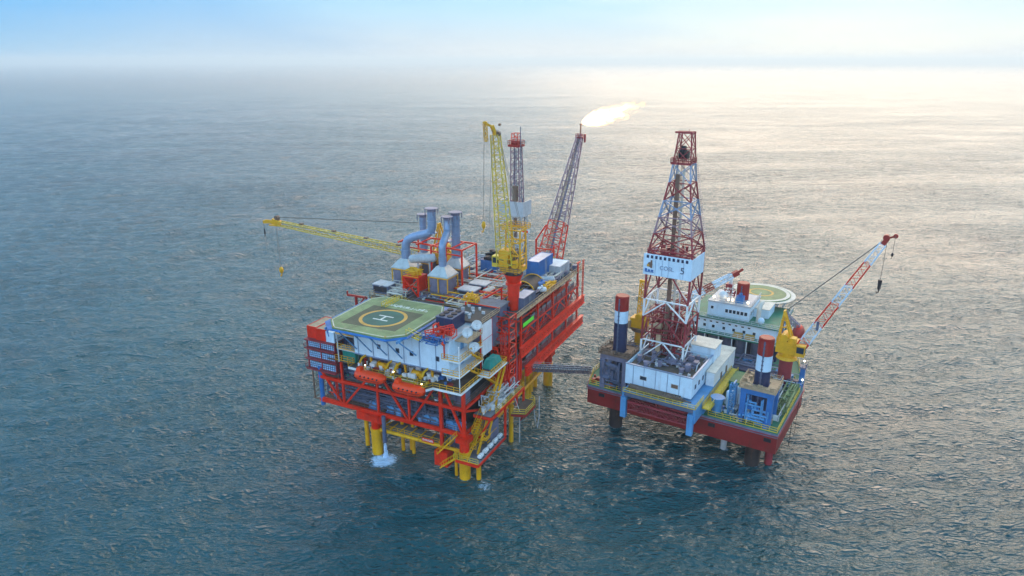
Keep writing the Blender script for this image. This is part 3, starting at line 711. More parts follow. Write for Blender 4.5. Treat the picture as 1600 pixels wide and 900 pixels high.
for z in (HZ - .8,):
    for k in range(7): m.bar((10 + 2.8 * k, -7.0, z), (10 + 2.8 * k, 12, z), .22, .5)
for u in (24.0, 20.3, 16.6, 12.9, 9.6): m.bar((u, -1.35, 24.2 if u > 10 else 25.5), (u, -6.6, HZ - .9), .2)
for u in (25.5, 19, 10): m.bar((u, 11.5, 20.2), (u, 11.5, HZ - .8), .35)
hd.add('support_frame', m, 'light_blue')
m = MB().stair((22.4, 12.4, HZ - .2), (22.4, 15.5, 28.7), .9).stair((10.2, -3, HZ - .4), (7.4, -3, 29.9), .9, side=(0, 1, 0))
m.rail([(23.0, 6.5, HZ), (23.0, 11.8, HZ)], .9, .09, .9).rail([(22.0, 6.5, HZ), (22.0, 11.8, HZ)], .9, .09, .9)
hd.add('access_stair', m, 'pale_yellow')
for i, p in enumerate(hi):
    hd.add('edge_lamp', MB().tube((*p, HZ), (*p, HZ + .22), .11, 8), 'pad_yellow')

# ---------------------------------------------------------------- lifeboats and davits
def lifeboat(base, label, gap):
    t = T(LP, 'lifeboat', label, 'lifeboat', base, 'orange lifeboats hanging below the walkway', own=True)
    m = MB(); prof = [(-3.7, .06, .9), (-3.4, .75, .72), (-2.6, 1.15, .6), (0, 1.28, .55), (2.4, 1.22, .58), (3.3, .95, .68), (3.7, .35, .8)]
    rings = []; n = 16
    for x, r, zc in prof:
        for k in range(n):
            a = 6.28318 * k / n; y = math.cos(a) * r; z = math.sin(a) * r * (1.0 if math.sin(a) > 0 else .85)
            rings.append((x, y, 1.35 + z + (zc - .55)))
    m.add(rings, [(i * n + k, i * n + (k + 1) % n, (i + 1) * n + (k + 1) % n, (i + 1) * n + k) for i in range(len(prof) - 1) for k in range(n)] , True)
    m.add(rings[:n], [tuple(range(n - 1, -1, -1))]).add(rings[-n:], [tuple(range(n))])
    t.add('hull', m, 'orange')
    t.add('cockpit', MB().frustum((1.9, 3.1, -.6, .6), (2.1, 2.9, -.45, .45), 2.45, 3.2), 'orange')
    for x in (-2.4, -1.4, -.4, .6, 1.6):
        t.add('porthole', MB().tube((x, -1.32, 1.75), (x, -1.12, 1.78), .17, 10), 'glass')
    t.add('rubbing_strake', MB().path([(-3.6, -.3, 1.5), (-2.6, -1.2, 1.35), (0, -1.33, 1.3), (2.6, -1.2, 1.35), (3.6, -.4, 1.5)], .09, 6), 'dark_red')
    t.add('propeller_guard', MB().tube((3.3, 0, .7), (3.9, 0, .7), .35, 10), 'dark')
    return t
lb = lifeboat((19.0, -3.9, 18.6), 'orange enclosed lifeboat hanging at the far left davit above the red truss', 0)
copy(lb, LP, (9.5, -4.4, 18.2), 'orange enclosed lifeboat nearest the white walkway corner, right of the other lifeboat')
def davit(base, label):
    t = T(LP, 'davit', label, 'davit', base, 'yellow lifeboat davits', own=True)
    m = MB()
    for x in (-3.2, 3.2):
        m.bar((x, 2.0, .1), (x, 1.6, 2.6), .38).path([(x, 1.6, 2.5), (x, .6, 3.1), (x, -1.2, 3.0), (x, -2.0, 2.2)], .24, 7).bar((x, 2.0, .2), (x, -.6, .2), .3, .4)
    m.bar((-3.4, .4, 3.0), (3.4, .4, 3.0), .26)
    t.add('frame', m, 'yellow')
    t.add('winch', MB().tube((-.5, 1.4, .9), (1.0, 1.4, .9), .6, 12).box(-1.2, -.5, .9, 1.9, 0, 1.3).tube((1.0, 1.4, .9), (1.1, 1.4, .9), .8, 12), 'yellow')
    t.add('fall_wire', MB().tube((-3.2, -1.9, 2.2), (-3.0, -2.1, -.2), .05, 5).tube((3.2, -1.9, 2.2), (3.0, -2.1, -.2), .05, 5), 'dark')
    t.add('platform', MB().box(-3.8, 3.8, -1.3, -.4, -.15, 0).rail([(-3.8, -1.25, 0), (3.8, -1.25, 0)], 1.0, .07), 'pale_yellow')
    return t
dv = davit((18.8, -1.2, UP), 'yellow davit with winch above the left lifeboat')
copy(dv, LP, (10.3, -1.4, UP), 'yellow davit with winch above the right lifeboat')
for i, (u, w) in enumerate(((14.5, -2.2), (6.5, -4.4), (21.5, -2.1))):
    t = T(LP, 'floodlight', ('small lit floodlight between the two orange lifeboats', 'small lit floodlight at the right end of the right lifeboat', 'small lit floodlight at the left end of the left lifeboat')[i], 'lamp', (u, w, UP), 'floodlights by the lifeboats')
    t.add('post', MB().bar((u, w, UP), (u, w, UP + 1.3), .1), 'yellow'); t.add('bulb', MB().ball((u, w - .1, UP + 1.4), .14, 8, 5), 'lamp_light')

# ---------------------------------------------------------------- louvred module and containers, left corner
paint('louvre_blue', (.36, .56, .80), .45, .25, .1)
lm = T(LP, 'louvred_module', 'three-storey dark red module with light blue louvred panels, left platform corner', 'equipment module', (34.8, 5, 16.6))
m = MB()
for z in (16.5, 18.9, 21.3, 23.3): m.box(30.8, 38.6, -.6, 10.4, z, z + .28)
for u in (31, 34.8, 38.4): m.bar((u, .1, 16.6), (u, .1, 23.3), .26)
for u in (31, 38.4): m.bar((u, 10.2, 16.6), (u, 10.2, 23.3), .26)
m.box(30.9, 31.1, .2, 10, 16.8, 23.2)
lm.add('frame', m, 'maroon')
for z in (16.9, 19.35, 21.75):
    p_ = lm.add('louvre_panel', MB().box(31.3, 38.1, .12, .3, z, z + 1.3).box(38.15, 38.3, .3, 10, z, z + 1.3), 'louvre_blue')
    m = MB()
    for k in range(12): m.box(31.5 + .56 * k, 31.56 + .56 * k, .05, .12, z, z + 1.3)
    for k in range(2): m.box(31.3, 38.1, .05, .115, z + .4 + .45 * k, z + .47 + .45 * k)
    lm.add('mullion', m, 'navy', p_)
lm.add('railing', MB().rail([(38.9, -.5, 18.9), (38.9, 10, 18.9)], 1.0, .08).rail([(38.9, -.5, 21.3), (38.9, 10, 21.3)], 1.0, .08).rail([(38.9, -.5, 16.6), (38.9, 10, 16.6)], 1.0, .08), 'maroon')
def container(rig, name, label, base, size, mat, roofmat, group=None, rot=0):
    L_, W_, H_ = size
    t = T(rig, name, label, 'container', base, group, rot, own=True)
    m = MB().box(-L_ / 2 + .05, L_ / 2 - .05, -W_ / 2 + .05, W_ / 2 - .05, .1, H_ - .06)
    k = 0
    while k * .42 < L_ - .5: m.box(-L_ / 2 + .2 + .42 * k, -L_ / 2 + .38 + .42 * k, -W_ / 2, W_ / 2, .2, H_ - .15); k += 1
    k = 0
    while k * .42 < W_ - .5: m.box(-L_ / 2, L_ / 2, -W_ / 2 + .2 + .42 * k, -W_ / 2 + .38 + .42 * k, .22, H_ - .17); k += 1
    t.add('body', m, mat)
    t.add('roof', MB().box(-L_ / 2 + .03, L_ / 2 - .03, -W_ / 2 + .03, W_ / 2 - .03, H_ - .06, H_), roofmat)
    m = MB()
    for x in (-1, 1):
        for y in (-1, 1): m.bar((x * (L_ / 2 - .06), y * (W_ / 2 - .06), 0), (x * (L_ / 2 - .06), y * (W_ / 2 - .06), H_ + .03), .18)
        m.bar((x * (L_ / 2 - .06), -W_ / 2, H_), (x * (L_ / 2 - .06), W_ / 2, H_), .14).bar((-L_ / 2, x * (W_ / 2 - .06), H_), (L_ / 2, x * (W_ / 2 - .06), H_), .14)
        m.bar((x * (L_ / 2 - .06), -W_ / 2, .08), (x * (L_ / 2 - .06), W_ / 2, .08), .14).bar((-L_ / 2, x * (W_ / 2 - .06), .08), (L_ / 2, x * (W_ / 2 - .06), .08), .14)
    t.add('corner_frame', m, mat)
    t.add('door_bars', MB().bar((-L_ / 2 - .06, -.4, .2), (-L_ / 2 - .06, -.4, H_ - .2), .07).bar((-L_ / 2 - .06, .4, .2), (-L_ / 2 - .06, .4, H_ - .2), .07), 'pale_grey')
    return t
container(LP, 'shipping_container', 'red container with salmon roof, leftmost on the louvred module', (37.1, 3.4, 23.6), (2.5, 6, 2.6), 'red', 'tan', 'red containers on the louvred module')
container(LP, 'shipping_container', 'red container between the leftmost red container and the pale blue one', (34.4, 3.0, 23.6), (2.5, 6, 2.6), 'red', 'tan', 'red containers on the louvred module')
container(LP, 'equipment_container', 'pale blue-white container right of the two red containers', (32.0, 2.6, 23.6), (2.1, 5, 2.3), 'wall_white', 'white')
container(LP, 'equipment_container', 'teal container under the side balcony left of the white accommodation wall', (27.4, 1.7, UP + .02), (3.2, 3, 2.5), 'teal', 'teal')
container(LP, 'cargo_container', 'slate-blue container with pale roof beside the red crane pedestal', (-.9, 26.2, TOP + .02), (2.9, 6.2, 2.7), 'slate', 'stack_blue')
container(LP, 'cargo_container', 'dark blue box container left of the yellow crane, under a black machine', (15.9, 44, TOP + .3), (4.2, 5, 3.9), 'blue', 'navy')
container(LP, 'cargo_container', 'long blue container raised right of the yellow crane', (3.4, 45, TOP + 1.6), (3.2, 9, 4.2), 'blue', 'stack_blue')
container(LP, 'plant_room', 'pale grey plant room with ribbed walls at the far right corner of the top deck', (1.2, 50.5, TOP + .02), (4.6, 6.5, 3.2), 'pale_grey', 'white')
mb = MB().box(14.4, 17.4, 42, 46, 32.75, 33.4).tube((15, 43, 33.4), (15, 43, 35), .5, 10).tube((16.4, 44.8, 33.4), (16.4, 44.8, 34.8), .7, 10).tube((14.6, 45, 34), (17.2, 42.6, 34), .35, 8).bar((14.4, 42, 33.3), (14.4, 42, 35.2), .12)
solo(LP, 'generator', mb, 'dark', 'black generator with two drums on top of the dark blue box container', 'generator', (15.9, 44, 32.7))
t = T(LP, 'support_stand', 'blue-painted stand carrying the long raised container', 'stand', (3.4, 45, TOP))
t.add('frame', MB().box(1.4, 5.4, 40.4, 49.6, TOP + 1.3, TOP + 1.58), 'navy')
m = MB()
for u in (1.7, 5.1):
    for w in (41, 45, 49): m.bar((u, w, TOP), (u, w, TOP + 1.3), .3)
t.add('leg_frame', m, 'violet_grey')

# ---------------------------------------------------------------- red davit and small things near the helideck
t = T(LP, 'stores_davit', 'small red davit frame standing at the far left edge behind the helideck', 'davit', (33, 12, UP))
t.add('post', MB().bar((34, 12, UP), (34, 12, 29.8), .45).bar((32.2, 13.4, 22), (32.2, 13.4, 29.6), .3), 'dark_red')
t.add('jib', MB().bar((31.6, 12.2, 29.9), (36.1, 11.6, 30.1), .42).bar((34, 12, 27), (31.9, 12.2, 29.7), .25).bar((36, 11.6, 30.1), (36, 11.6, 31), .25), 'dark_red')

t = T(LP, 'wall_panel', 'tall plain white wind wall beside the satellite dishes', 'wall', (0, 9.6, 23.2))
t.add('panel', MB().box(-.25, .05, 7.4, 11.9, 23.4, 30.2), 'white')
t.add('frame', MB().bar((-.1, 7.2, 19.8), (-.1, 7.2, 30.3), .2).bar((-.1, 12.1, 19.8), (-.1, 12.1, 30.3), .2).bar((-.3, 7.2, 26.8), (-.3, 12.1, 26.8), .06), 'red')
t = T(LP, 'equipment_room', 'brown-grey flat-roofed room behind the tall white wind wall', 'building', (4, 11, UP))
t.add('wall', MB().box(.2, 8.2, 8.2, 15.6, 23.2, 30.3), 'violet_grey'); t.add('roof', MB().box(-.1, 8.5, 7.9, 15.9, 30.3, 30.55), 'deck_brown')
t.add('roof_fittings', MB().clutter((.5, 8, 8.5, 15.4, 30.55), 14, 61, (.3, .9)), 'pale_grey'); t.add('railing', MB().rail([(-.1, 8, 30.55), (-.1, 15.8, 30.55)], 1.0, .08), 'tan')
t = T(LP, 'equipment_room', 'grey flat-roofed room with red edge at the foot of the red crane pedestal', 'building', (3.4, 19.5, TOP))
t.add('wall', MB().box(.3, 7.4, 16.6, 20.6, TOP, 30.9), 'slate'); t.add('roof', MB().box(0, 7.7, 16.3, 20.9, 30.9, 31.1), 'deck_grey'); t.add('roof_edge', MB().bar((0, 16.25, 31), (7.7, 16.25, 31), .2), 'red')
def dish(base, label, rot):
    t = T(LP, 'satellite_dish', label, 'satellite dish', base, 'white satellite dishes', rot, own=True)
    m = MB(); n = 20; prof = [(0, 0), (.35, .05), (.7, .2), (1.05, .45), (1.05, .40), (.7, .13), (.35, -.03), (0, -.08)]
    vs = [(math.cos(6.28318 * k / n) * r, -d - .3, math.sin(6.28318 * k / n) * r + 1.7) for r, d in prof for k in range(n)]
    m.add(vs, [(i * n + k, i * n + (k + 1) % n, (i + 1) * n + (k + 1) % n, (i + 1) * n + k) for i in range(len(prof) - 1) for k in range(n)], True)
    t.add('dish', m, 'white'); t.add('mast', MB().tube((0, 0, 0), (0, 0, 1.5), .1, 8).bar((0, 0, 1.5), (0, -.35, 1.7), .16), 'pale_grey')
    t.add('feed', MB().bar((0, -.4, .7), (0, -1.3, 1.6), .06).ball((0, -1.3, 1.65), .13, 8, 5), 'pale_grey')
    return t
ds = dish((.1, 2.2, 29.2), 'white satellite dish at the corner right of the helideck, middle in height', 35)
copy(ds, LP, (-.3, 5.4, 29.7), 'highest white satellite dish, just left of the tall white wind wall', 30)
copy(ds, LP, (-.6, 3.4, 25.9), 'lowest white satellite dish, below the other two', 40)
solo(LP, 'dish_platform', MB().box(-.9, 2.1, .9, 6.6, 29.0, 29.18).rail([(-.9, 1, 29.2), (-.9, 6.5, 29.2)], 1.0, .08).bar((-.6, 1.3, 26.3), (-.6, 1.3, 29), .14), 'tan', 'small railed platform carrying the two upper satellite dishes', 'platform', (0, 3.5, 29))
t = T(LP, 'cooler_unit', 'dark cooler box with six round fans in its roof, right of the helideck', 'cooler', (5.6, 5, 30.02))
t.add('casing', MB().box(3.6, 7.2, 2.6, 7.6, 30.02, 32.6), 'navy')
m = MB(); m.box(3.5, 7.3, 2.5, 7.7, 32.6, 32.75); t.add('top_plate', m, 'slate')
for a in range(2):
    for b_ in range(3): t.add('fan', MB().tube((4.5 + 1.8 * a, 3.5 + 1.6 * b_, 32.75), (4.5 + 1.8 * a, 3.5 + 1.6 * b_, 32.95), .62, 14), 'dark')
t = T(LP, 'fire_monitor_frame', 'red and blue tangled frame of fire monitors at the right corner of the helideck', 'fire equipment', (4.2, 0, 30.02))
t.add('frame', MB().lattice((6.8, -2.0, 30.6), (2.6, 1.6, 31.4), 1.1, 1.1, 5, .1, .06).bar((3, -1.6, 26.4), (3, -1.6, 31), .22).bar((5.2, -1.6, 29), (5.2, -1.6, 32), .25).pipes((1.5, 6, -1.8, 1.6, 30.1, 32.2), 14, 62, (.06, .14)), 'red')
t.add('beacon', MB().ball((3.0, -1.9, 29.4), .42, 10, 6), 'orange'); t.add('pipe_run', MB().pipes((1.6, 8, -3.2, 0, 29.3, 31.0), 22, 63, (.05, .12)), 'blue')
t = T(LP, 'valve_skid', 'yellow valve skid between the cooler box and the grey-roofed room', 'valve skid', (7.5, 12.8, TOP))
t.add('pipes', MB().pipes((5.4, 9.2, 15.9, 19, 30.6, 32.8), 26, 64, (.08, .16)), 'yellow'); t.add('frame', MB().bar((8.4, 15.8, 29.5), (3.5, 24, 32.5), .35).bar((8.4, 16.6, TOP), (8.4, 16.6, 31), .3).bar((3.5, 24, TOP), (3.5, 24, 32.5), .3), 'red')

# lattice tower, green cover
t = T(LP, 'lattice_tower', 'red lattice tower on the right side below the crane pedestal', 'tower', (-.8, 16.5, MID))
t.add('frame', MB().lattice((-1.0, 16.6, MID - 3), (-1.0, 16.6, 29.6), 3.4, 3.4, 10, .2, .10, up=(0, 1, 0)), 'red')
t.add('ladder', MB().lattice((-2.0, 13.6, MID - 2), (-2.0, 13.6, 27), .9, .9, 14, .08, .05, up=(0, 1, 0)), 'red')
t.add('riser_pipe', MB().tube((-2.2, 18.8, 9), (-2.2, 18.8, 21), .55, 12).tube((-1.2, 20, 12.3), (-1.2, 20, 19.0), .8, 12), 'violet_grey')
cv = T(LP, 'covered_platform', 'white-edged platform with yellow railings carrying the green covered box', 'platform', (-2, 8.5, 20.8))
cv.add('floor', MB().box(-3.4, -.7, 4.6, 12.6, 20.6, 20.95), 'white'); cv.add('railing', MB().rail([(-.8, 4.7, 20.95), (-3.3, 4.7, 20.95), (-3.3, 12.5, 20.95), (-.8, 12.5, 20.95)], 1.1, .09, 1.1), 'yellow')
t = T(LP, 'tarpaulin_cover', 'bright green tarpaulin over a box on the small right-hand platform', 'tarpaulin', (-1.9, 9, 20.96))
m = MB(); q = random.Random(3)
g0 = []; nu, nw = 6, 8
for j in range(nw + 1):
    for i in range(nu + 1):
        x = -3.0 + 2.3 * i / nu; y = 6.6 + 4.6 * j / nw; e = min(i, nu - i, j, nw - j)
        z = 21.5 if e == 0 else 23.2 + q.uniform(-.14, .14)
        g0.append((x + q.uniform(-.05, .05), y + q.uniform(-.05, .05), z))
m.add(g0, [(j * (nu + 1) + i, j * (nu + 1) + i + 1, (j + 1) * (nu + 1) + i + 1, (j + 1) * (nu + 1) + i) for j in range(nw) for i in range(nu)], False)
t.add('sheet', m, 'teal'); t.add('box', MB().box(-2.8, -.95, 6.8, 11, 20.97, 21.6), 'navy')

# ---------------------------------------------------------------- exhaust stacks
def stack(u, w, bs, hw, pts, r, label, top):
    t = T(LP, 'exhaust_stack', label, 'exhaust stack', (u, w, TOP), 'blue-grey exhaust stacks')
    t.add('duct_housing', MB().box(u - bs + .25, u + bs - .25, w - hw + .25, w + hw - .25, TOP + .7, TOP + 4.6), 'violet_grey')
    m = MB()
    for x in (-bs, 0, bs):
        for y in (-hw, hw): m.bar((u + x, w + y, TOP), (u + x, w + y, TOP + 4.7), .2)
    for z in (TOP + .5, TOP + 4.65):
        for s_ in (-1, 1): m.bar((u - bs, w + s_ * hw, z), (u + bs, w + s_ * hw, z), .22, .3).bar((u + s_ * bs, w - hw, z), (u + s_ * bs, w + hw, z), .22, .3)
    m.rail([(u + bs + .2, w - hw - .5, TOP), (u - bs - .2, w - hw - .5, TOP), (u - bs - .2, w + hw, TOP)], 1.0, .08)
    t.add('housing_frame', m, 'yellow')
    t.add('hood', MB().box(u - bs - .2, u + bs + .2, w - hw - .2, w + hw + .2, TOP + 4.8, TOP + 5.1).frustum((u - bs - .1, u + bs + .1, w - hw - .1, w + hw + .1), (u - 1.1, u + 1.1, w - 1.1, w + 1.1), TOP + 5.1, TOP + 7.0), 'hood_steel')
    p_ = t.add('flue_pipe', MB().path(pts, r, 18), 'stack_blue')
    m = MB(); P = [Vector(p) for p in pts]
    m.tube(P[0] + Vector((0, 0, .1)), P[0] + Vector((0, 0, 2.2)), r * 1.12, 18)
    for z in (2.2, 5.0): m.tube(P[-1] - Vector((0, 0, z)), P[-1] - Vector((0, 0, z + .18)), r * 1.12, 18)
    t.add('flange', m, 'stack_blue', p_)
    c = P[-1]; m = MB().tube(c - Vector((0, 0, .1)), c + Vector((0, 0, .5)), r * 1.05, 18)
    for k in range(4):
        a = .78 + 1.5708 * k; e = Vector((math.cos(a), math.sin(a), 0)) * (r + .5); m.bar(c + e - Vector((0, 0, .8)), c + e + Vector((0, 0, .7)), .16)
        f = Vector((math.cos(a + 1.5708), math.sin(a + 1.5708), 0)) * (r + .5); m.bar(c + e + Vector((0, 0, .6)), c + f + Vector((0, 0, .6)), .14)
    m.tube(c + Vector((0, 0, .62)), c + Vector((0, 0, .72)), r + .55, 18)
    t.add('rain_cap', m, 'violet_grey')
def arc(c0, c1, z0, z1, n=7):     # s-bend from one vertical line to another
    out = []
    for k in range(n + 1):
        t = k / n; out.append((c0[0] + (c1[0] - c0[0]) * (1 - math.cos(math.pi * t)) / 2, c0[1] + (c1[1] - c0[1]) * (1 - math.cos(math.pi * t)) / 2, z0 + (z1 - z0) * t))
    return out
stack(19.0, 25.0, 2.5, 2.3, [(19, 25, 35.3), (19, 25, 39.3)] + arc((19, 25), (19.9, 29), 39.8, 43.0) + [(19.9, 29, 45.4)], .82, 'blue-grey exhaust stack with backward bend over the nearest yellow-framed housing', 0)
sb = [(30.3, 27, 35.3), (30.3, 27, 37.6), (30.2, 27, 38.9), (29.6, 27.1, 40.0), (28.4, 27.3, 40.7), (26.2, 27.6, 41.4), (24.5, 27.9, 41.9), (23.7, 28, 42.6), (23.4, 28, 43.8), (23.4, 28, 47.2)]
stack(30.3, 27.0, 2.6, 2.3, sb, 1.0, 'blue-grey exhaust stack with the large S-bend, left housing', 0)
stack(29.2, 33.5, 2.3, 2.0, [(29.4, 33.5, 35.3), (29.4, 33.5, 44.2)], .85, 'straight blue-grey exhaust stack at the back left, behind the S-bend', 0)
stack(19.6, 32.5, 2.3, 2.0, [(19.7, 32.5, 35.3), (19.7, 32.5, 45.8)], 1.05, 'straight thick blue-grey exhaust stack at the right of the group', 0)
t = T(LP, 'pipe_gantry', 'tall red gantry frame around the exhaust stacks', 'steel frame', (23, 30, TOP))
m = MB()
for u in (15.2, 23.4, 32.6):
    for w in (27.2, 33.9 if u > 16 else 34.2): m.bar((u, w if u < 30 else w + 2, TOP), (u, w if u < 30 else w + 2, 39.1), .34)
for w in (27.2, 34.0): m.bar((15.2, w, 39), (32.6, w + (2 if w < 30 else 0), 39), .36)
for u in (15.2, 18.2, 21.8, 23.4, 27.5, 32.6): m.bar((u, 27.3, 39), (u, 34.0, 39), .3)
m.bar((15.2, 27.2, 37.6), (32.6, 29.2, 37.6), .26)
t.add('frame', m, 'red')
t = T(LP, 'red_tower_frame', 'squat bright red frame with yellow machine between the two front exhaust housings', 'steel frame', (25, 22.4, TOP))
m = MB()
for u in (22.9, 27.0):
    for w in (20.6, 24.0): m.bar((u, w, TOP), (u, w, 33.2), .32)
m.box(22.8, 27.1, 20.4, 24.2, 33.0, 33.3).bar((22.9, 20.5, TOP), (27, 20.5, 33), .22).bar((27, 20.5, TOP), (22.9, 20.5, 33), .22).bar((22.9, 20.5, 31), (27, 20.5, 31), .22)
m.box(23.1, 23.4, 20.7, 24, TOP, 33).box(26.6, 26.9, 20.7, 24, TOP, 33)
t.add('frame', m, 'red'); t.add('machine', MB().pipes((23, 27, 20.8, 24, 33.4, 34.8), 16, 66, (.1, .25)).rail([(22.9, 20.5, 33.3), (27, 20.5, 33.3)], 1, .08), 'yellow')
solo(LP, 'silencer_drum', MB().tube((26.6, 24.2, 36.4), (22.4, 27.2, 36.4), 1.0, 16).ball((26.6, 24.2, 36.4), 1.0, 14, 7, (1, 1, 1)).bar((25.6, 24.8, 33.3), (25.6, 24.8, 35.5), .3).bar((23.4, 26.4, TOP), (23.4, 26.4, 35.6), .3), 'pale_grey', 'silver horizontal drum with domed end between the stacks', 'drum', (25, 25, 34))
def acbox(base, label, sz):
    t = T(LP, 'air_handler', label, 'air handling unit', base, 'grey air handling units', own=True)
    a, b_, c = sz; t.add('casing', MB().box(-a, a, -b_, b_, .4, c), 'slate'); t.add('lid', MB().box(-a - .12, a + .12, -b_ - .12, b_ + .12, c, c + .22), 'pale_grey')
    m = MB()
    for x in (-1, 1):
        for y in (-1, 1): m.bar((x * (a - .2), y * (b_ - .2), 0), (x * (a - .2), y * (b_ - .2), .4), .2)
    t.add('skid_feet', m, 'dark')
    t.add('filter_grille', MB().box(-a + .3, a - .3, -b_ - .05, -b_, .8, c - .3), 'dark'); return t
ac = acbox((12.3, 25.2, TOP), 'grey air handling unit, nearer of the pair right of the exhaust stacks', (2.1, 1.6, 2.3))
copy(ac, LP, (12.0, 30.0, TOP), 'grey air handling unit, farther of the pair right of the exhaust stacks')
copy(ac, LP, (32.0, 20.0, TOP), 'grey air handling unit behind the far left corner of the helideck')

# ---------------------------------------------------------------- pumps on the lower deck
def pump(base, label):
    t = T(LP, 'pump_unit', label, 'pump', base, 'light blue pumps behind the near truss', own=True)
    t.add('skid', MB().box(-1.0, 1.0, -1.0, 1.0, 0, .3), 'blue'); t.add('casing', MB().box(-.85, .85, -.8, .8, .3, 1.5).tube((-.3, -.9, 1.1), (-.3, .9, 1.1), .7, 12), 'light_blue')
    t.add('motor', MB().tube((.2, 0, 1.5), (.2, 0, 2.6), .42, 12).box(-.6, -.1, -.3, .3, 1.7, 2.2), 'dark'); return t
pu = pump((22.9, 1.9, LOW), 'light blue pump behind the near truss, leftmost of the row')
for i, (u, tx) in enumerate(((18.4, 'second from the left in the row'), (16.2, 'third from the left'), (9.6, 'fourth from the left, between the two right bays'), (7.5, 'just left of the thick red column'), (4.0, 'just right of the thick red column'), (2.0, 'rightmost of the row by the corner column'))):
    copy(pu, LP, (u, 1.9, LOW), 'light blue pump behind the near truss, ' + tx)
def gascab(base, label):
    t = T(LP, 'electrical_cabinet', label, 'cabinet', base, 'pale cabinets on the middle deck', own=True)
    t.add('casing', MB().box(-.6, .6, -.4, .4, 0, 2.2), 'wall_white'); t.add('door', MB().box(-.5, .5, -.45, -.4, .15, 2.05), 'white'); return t
gc = gascab((22.6, 2.6, MID), 'pale cabinet under the left lifeboat, left of the truss post')
for u, tx in ((18.9, 'under the left lifeboat, right of the truss post'), (15.6, 'first of three close together between the lifeboats'), (14.3, 'middle of three close together between the lifeboats'), (11.2, 'under the left end of the right lifeboat'), (8.4, 'under the right end of the right lifeboat'), (3.1, 'next to the framed window of the grey module corner')):
    copy(gc, LP, (u, 2.6, MID), 'pale cabinet ' + tx)
def barrel(base, label):
    t = T(LP, 'white_drum', label, 'drum', base, 'white drums on the lowest deck edge', own=True)
    t.add('shell', MB().tube((0, -.6, .55), (0, .6, .55), .46, 14), 'white'); t.add('band', MB().tube((0, -.3, .55), (0, -.22, .55), .51, 14).tube((0, .22, .55), (0, .3, .55), .51, 14), 'pale_grey')
    t.add('cradle', MB().box(-.45, .45, -.6, -.4, 0, .25).box(-.45, .45, .4, .6, 0, .25), 'dark'); return t
br = barrel((-3.3, .6, 4.9), 'white drum on the lowest deck edge, nearest the water at the front')
for w, tx in ((2.7, 'second from the front'), (4.8, 'third from the front'), (6.9, 'fourth from the front'), (9.0, 'farthest from the front')): copy(br, LP, (-3.3, w, 4.9), 'white drum on the lowest deck edge, ' + tx)
t = T(LP, 'danger_sign', 'small red sign with white capitals DANGER on the low yellow brace', 'sign', (8.4, -.2, 6.0))
t.add('board', MB().box(6.9, 9.7, -.5, -.42, 6.05, 6.95), 'red'); add_text(t, 'lettering', 'DANGER', .62, (8.3, -.53, 6.5), 'white')
solo(LP, 'green_banner', MB().box(-3.0, -2.9, 21.4, 27.0, 25.3, 26.2), 'lime', 'bright lime green banner on the right side below the top deck edge', 'banner', (-2.9, 24, 25.3))

# small vessels and machines on the top deck, right half
t = T(LP, 'arched_shelter', 'dark arched shelter with yellow ribs beyond the slate-blue container', 'shelter', (2.6, 36.5, TOP))
n = 12
m = MB(); arcp = [(2.6 + 3.0 * math.cos(math.pi * k / n), 33.4, TOP + 3.0 * math.sin(math.pi * k / n)) for k in range(n + 1)]
vs = arcp + [(a, 39.5, c) for a, _, c in arcp]; m.add(vs, [(k, k + 1, k + 2 + n, k + 1 + n) for k in range(n)], True)
t.add('cover', m, 'dark')
for w in (33.3, 39.6):
    t.add('rib', MB().path([(2.6 + 3.1 * math.cos(math.pi * k / n), w, TOP + 3.1 * math.sin(math.pi * k / n)) for k in range(n + 1)], .14, 6), 'yellow')
def vessel(base, label, mat, rot, L_=3.4, r=.9):
    t = T(LP, 'pressure_vessel', label, 'tank', base, None, rot, own=True)
    t.add('shell', MB().tube((-L_ / 2, 0, r + .5), (L_ / 2, 0, r + .5), r, 16).ball((-L_ / 2, 0, r + .5), r, 12, 7, (.5, 1, 1), -1).ball((L_ / 2, 0, r + .5), r, 12, 7, (.5, 1, 1), -1), mat)
    t.add('saddle', MB().box(-L_ / 3 - .15, -L_ / 3 + .15, -r * .8, r * .8, 0, .8).box(L_ / 3 - .15, L_ / 3 + .15, -r * .8, r * .8, 0, .8), 'dark')
    t.add('nozzle', MB().tube((0, 0, 2 * r + .4), (0, 0, 2 * r + .9), .25, 10), mat); return t
vessel((.2, 41.5, TOP), 'silver tank beyond the slate-blue container near the right edge', 'pale_grey', 30)
vessel((.0, 38.4, TOP), 'dark blue tank next to the silver tank near the right edge', 'blue', 70, 2.6, .8)
vessel((-1.4, 35.2, TOP), 'small white-grey tank between the dark blue tank and the right edge', 'white', 20, 1.6, .6)
solo(LP, 'winch_machine', MB().pipes((-2.4, -.6, 36, 42, TOP + .1, TOP + 1.9), 26, 71, (.12, .26)).box(-2.3, -.8, 36.2, 41.8, TOP, TOP + .4), 'yellow', 'yellow winch machine along the right edge of the top deck', 'winch', (-1.5, 39, TOP))
vessel((22, 40, TOP), 'navy tank in the tangle of pipes behind the exhaust stacks', 'navy', 10, 3.8, 1.0)
vessel((9.0, 28.5, TOP), 'cream tank in the pipe tangle left of the crane pedestal', 'cream', 80, 3.0, .8)

# ---------------------------------------------------------------- cranes
def aframe(m, base, apex, back, r=.2, half=1.1):
    for s_ in (-1, 1):
        m.bar((base[0], base[1] + s_ * half, base[2]), (apex[0], apex[1] + s_ * .4, apex[2]), r * 1.8); m.bar((back[0], back[1] + s_ * half, back[2]), (apex[0], apex[1] + s_ * .4, apex[2]), r * 1.6)
    m.bar((apex[0], apex[1] - .6, apex[2]), (apex[0], apex[1] + .6, apex[2]), r * 2)
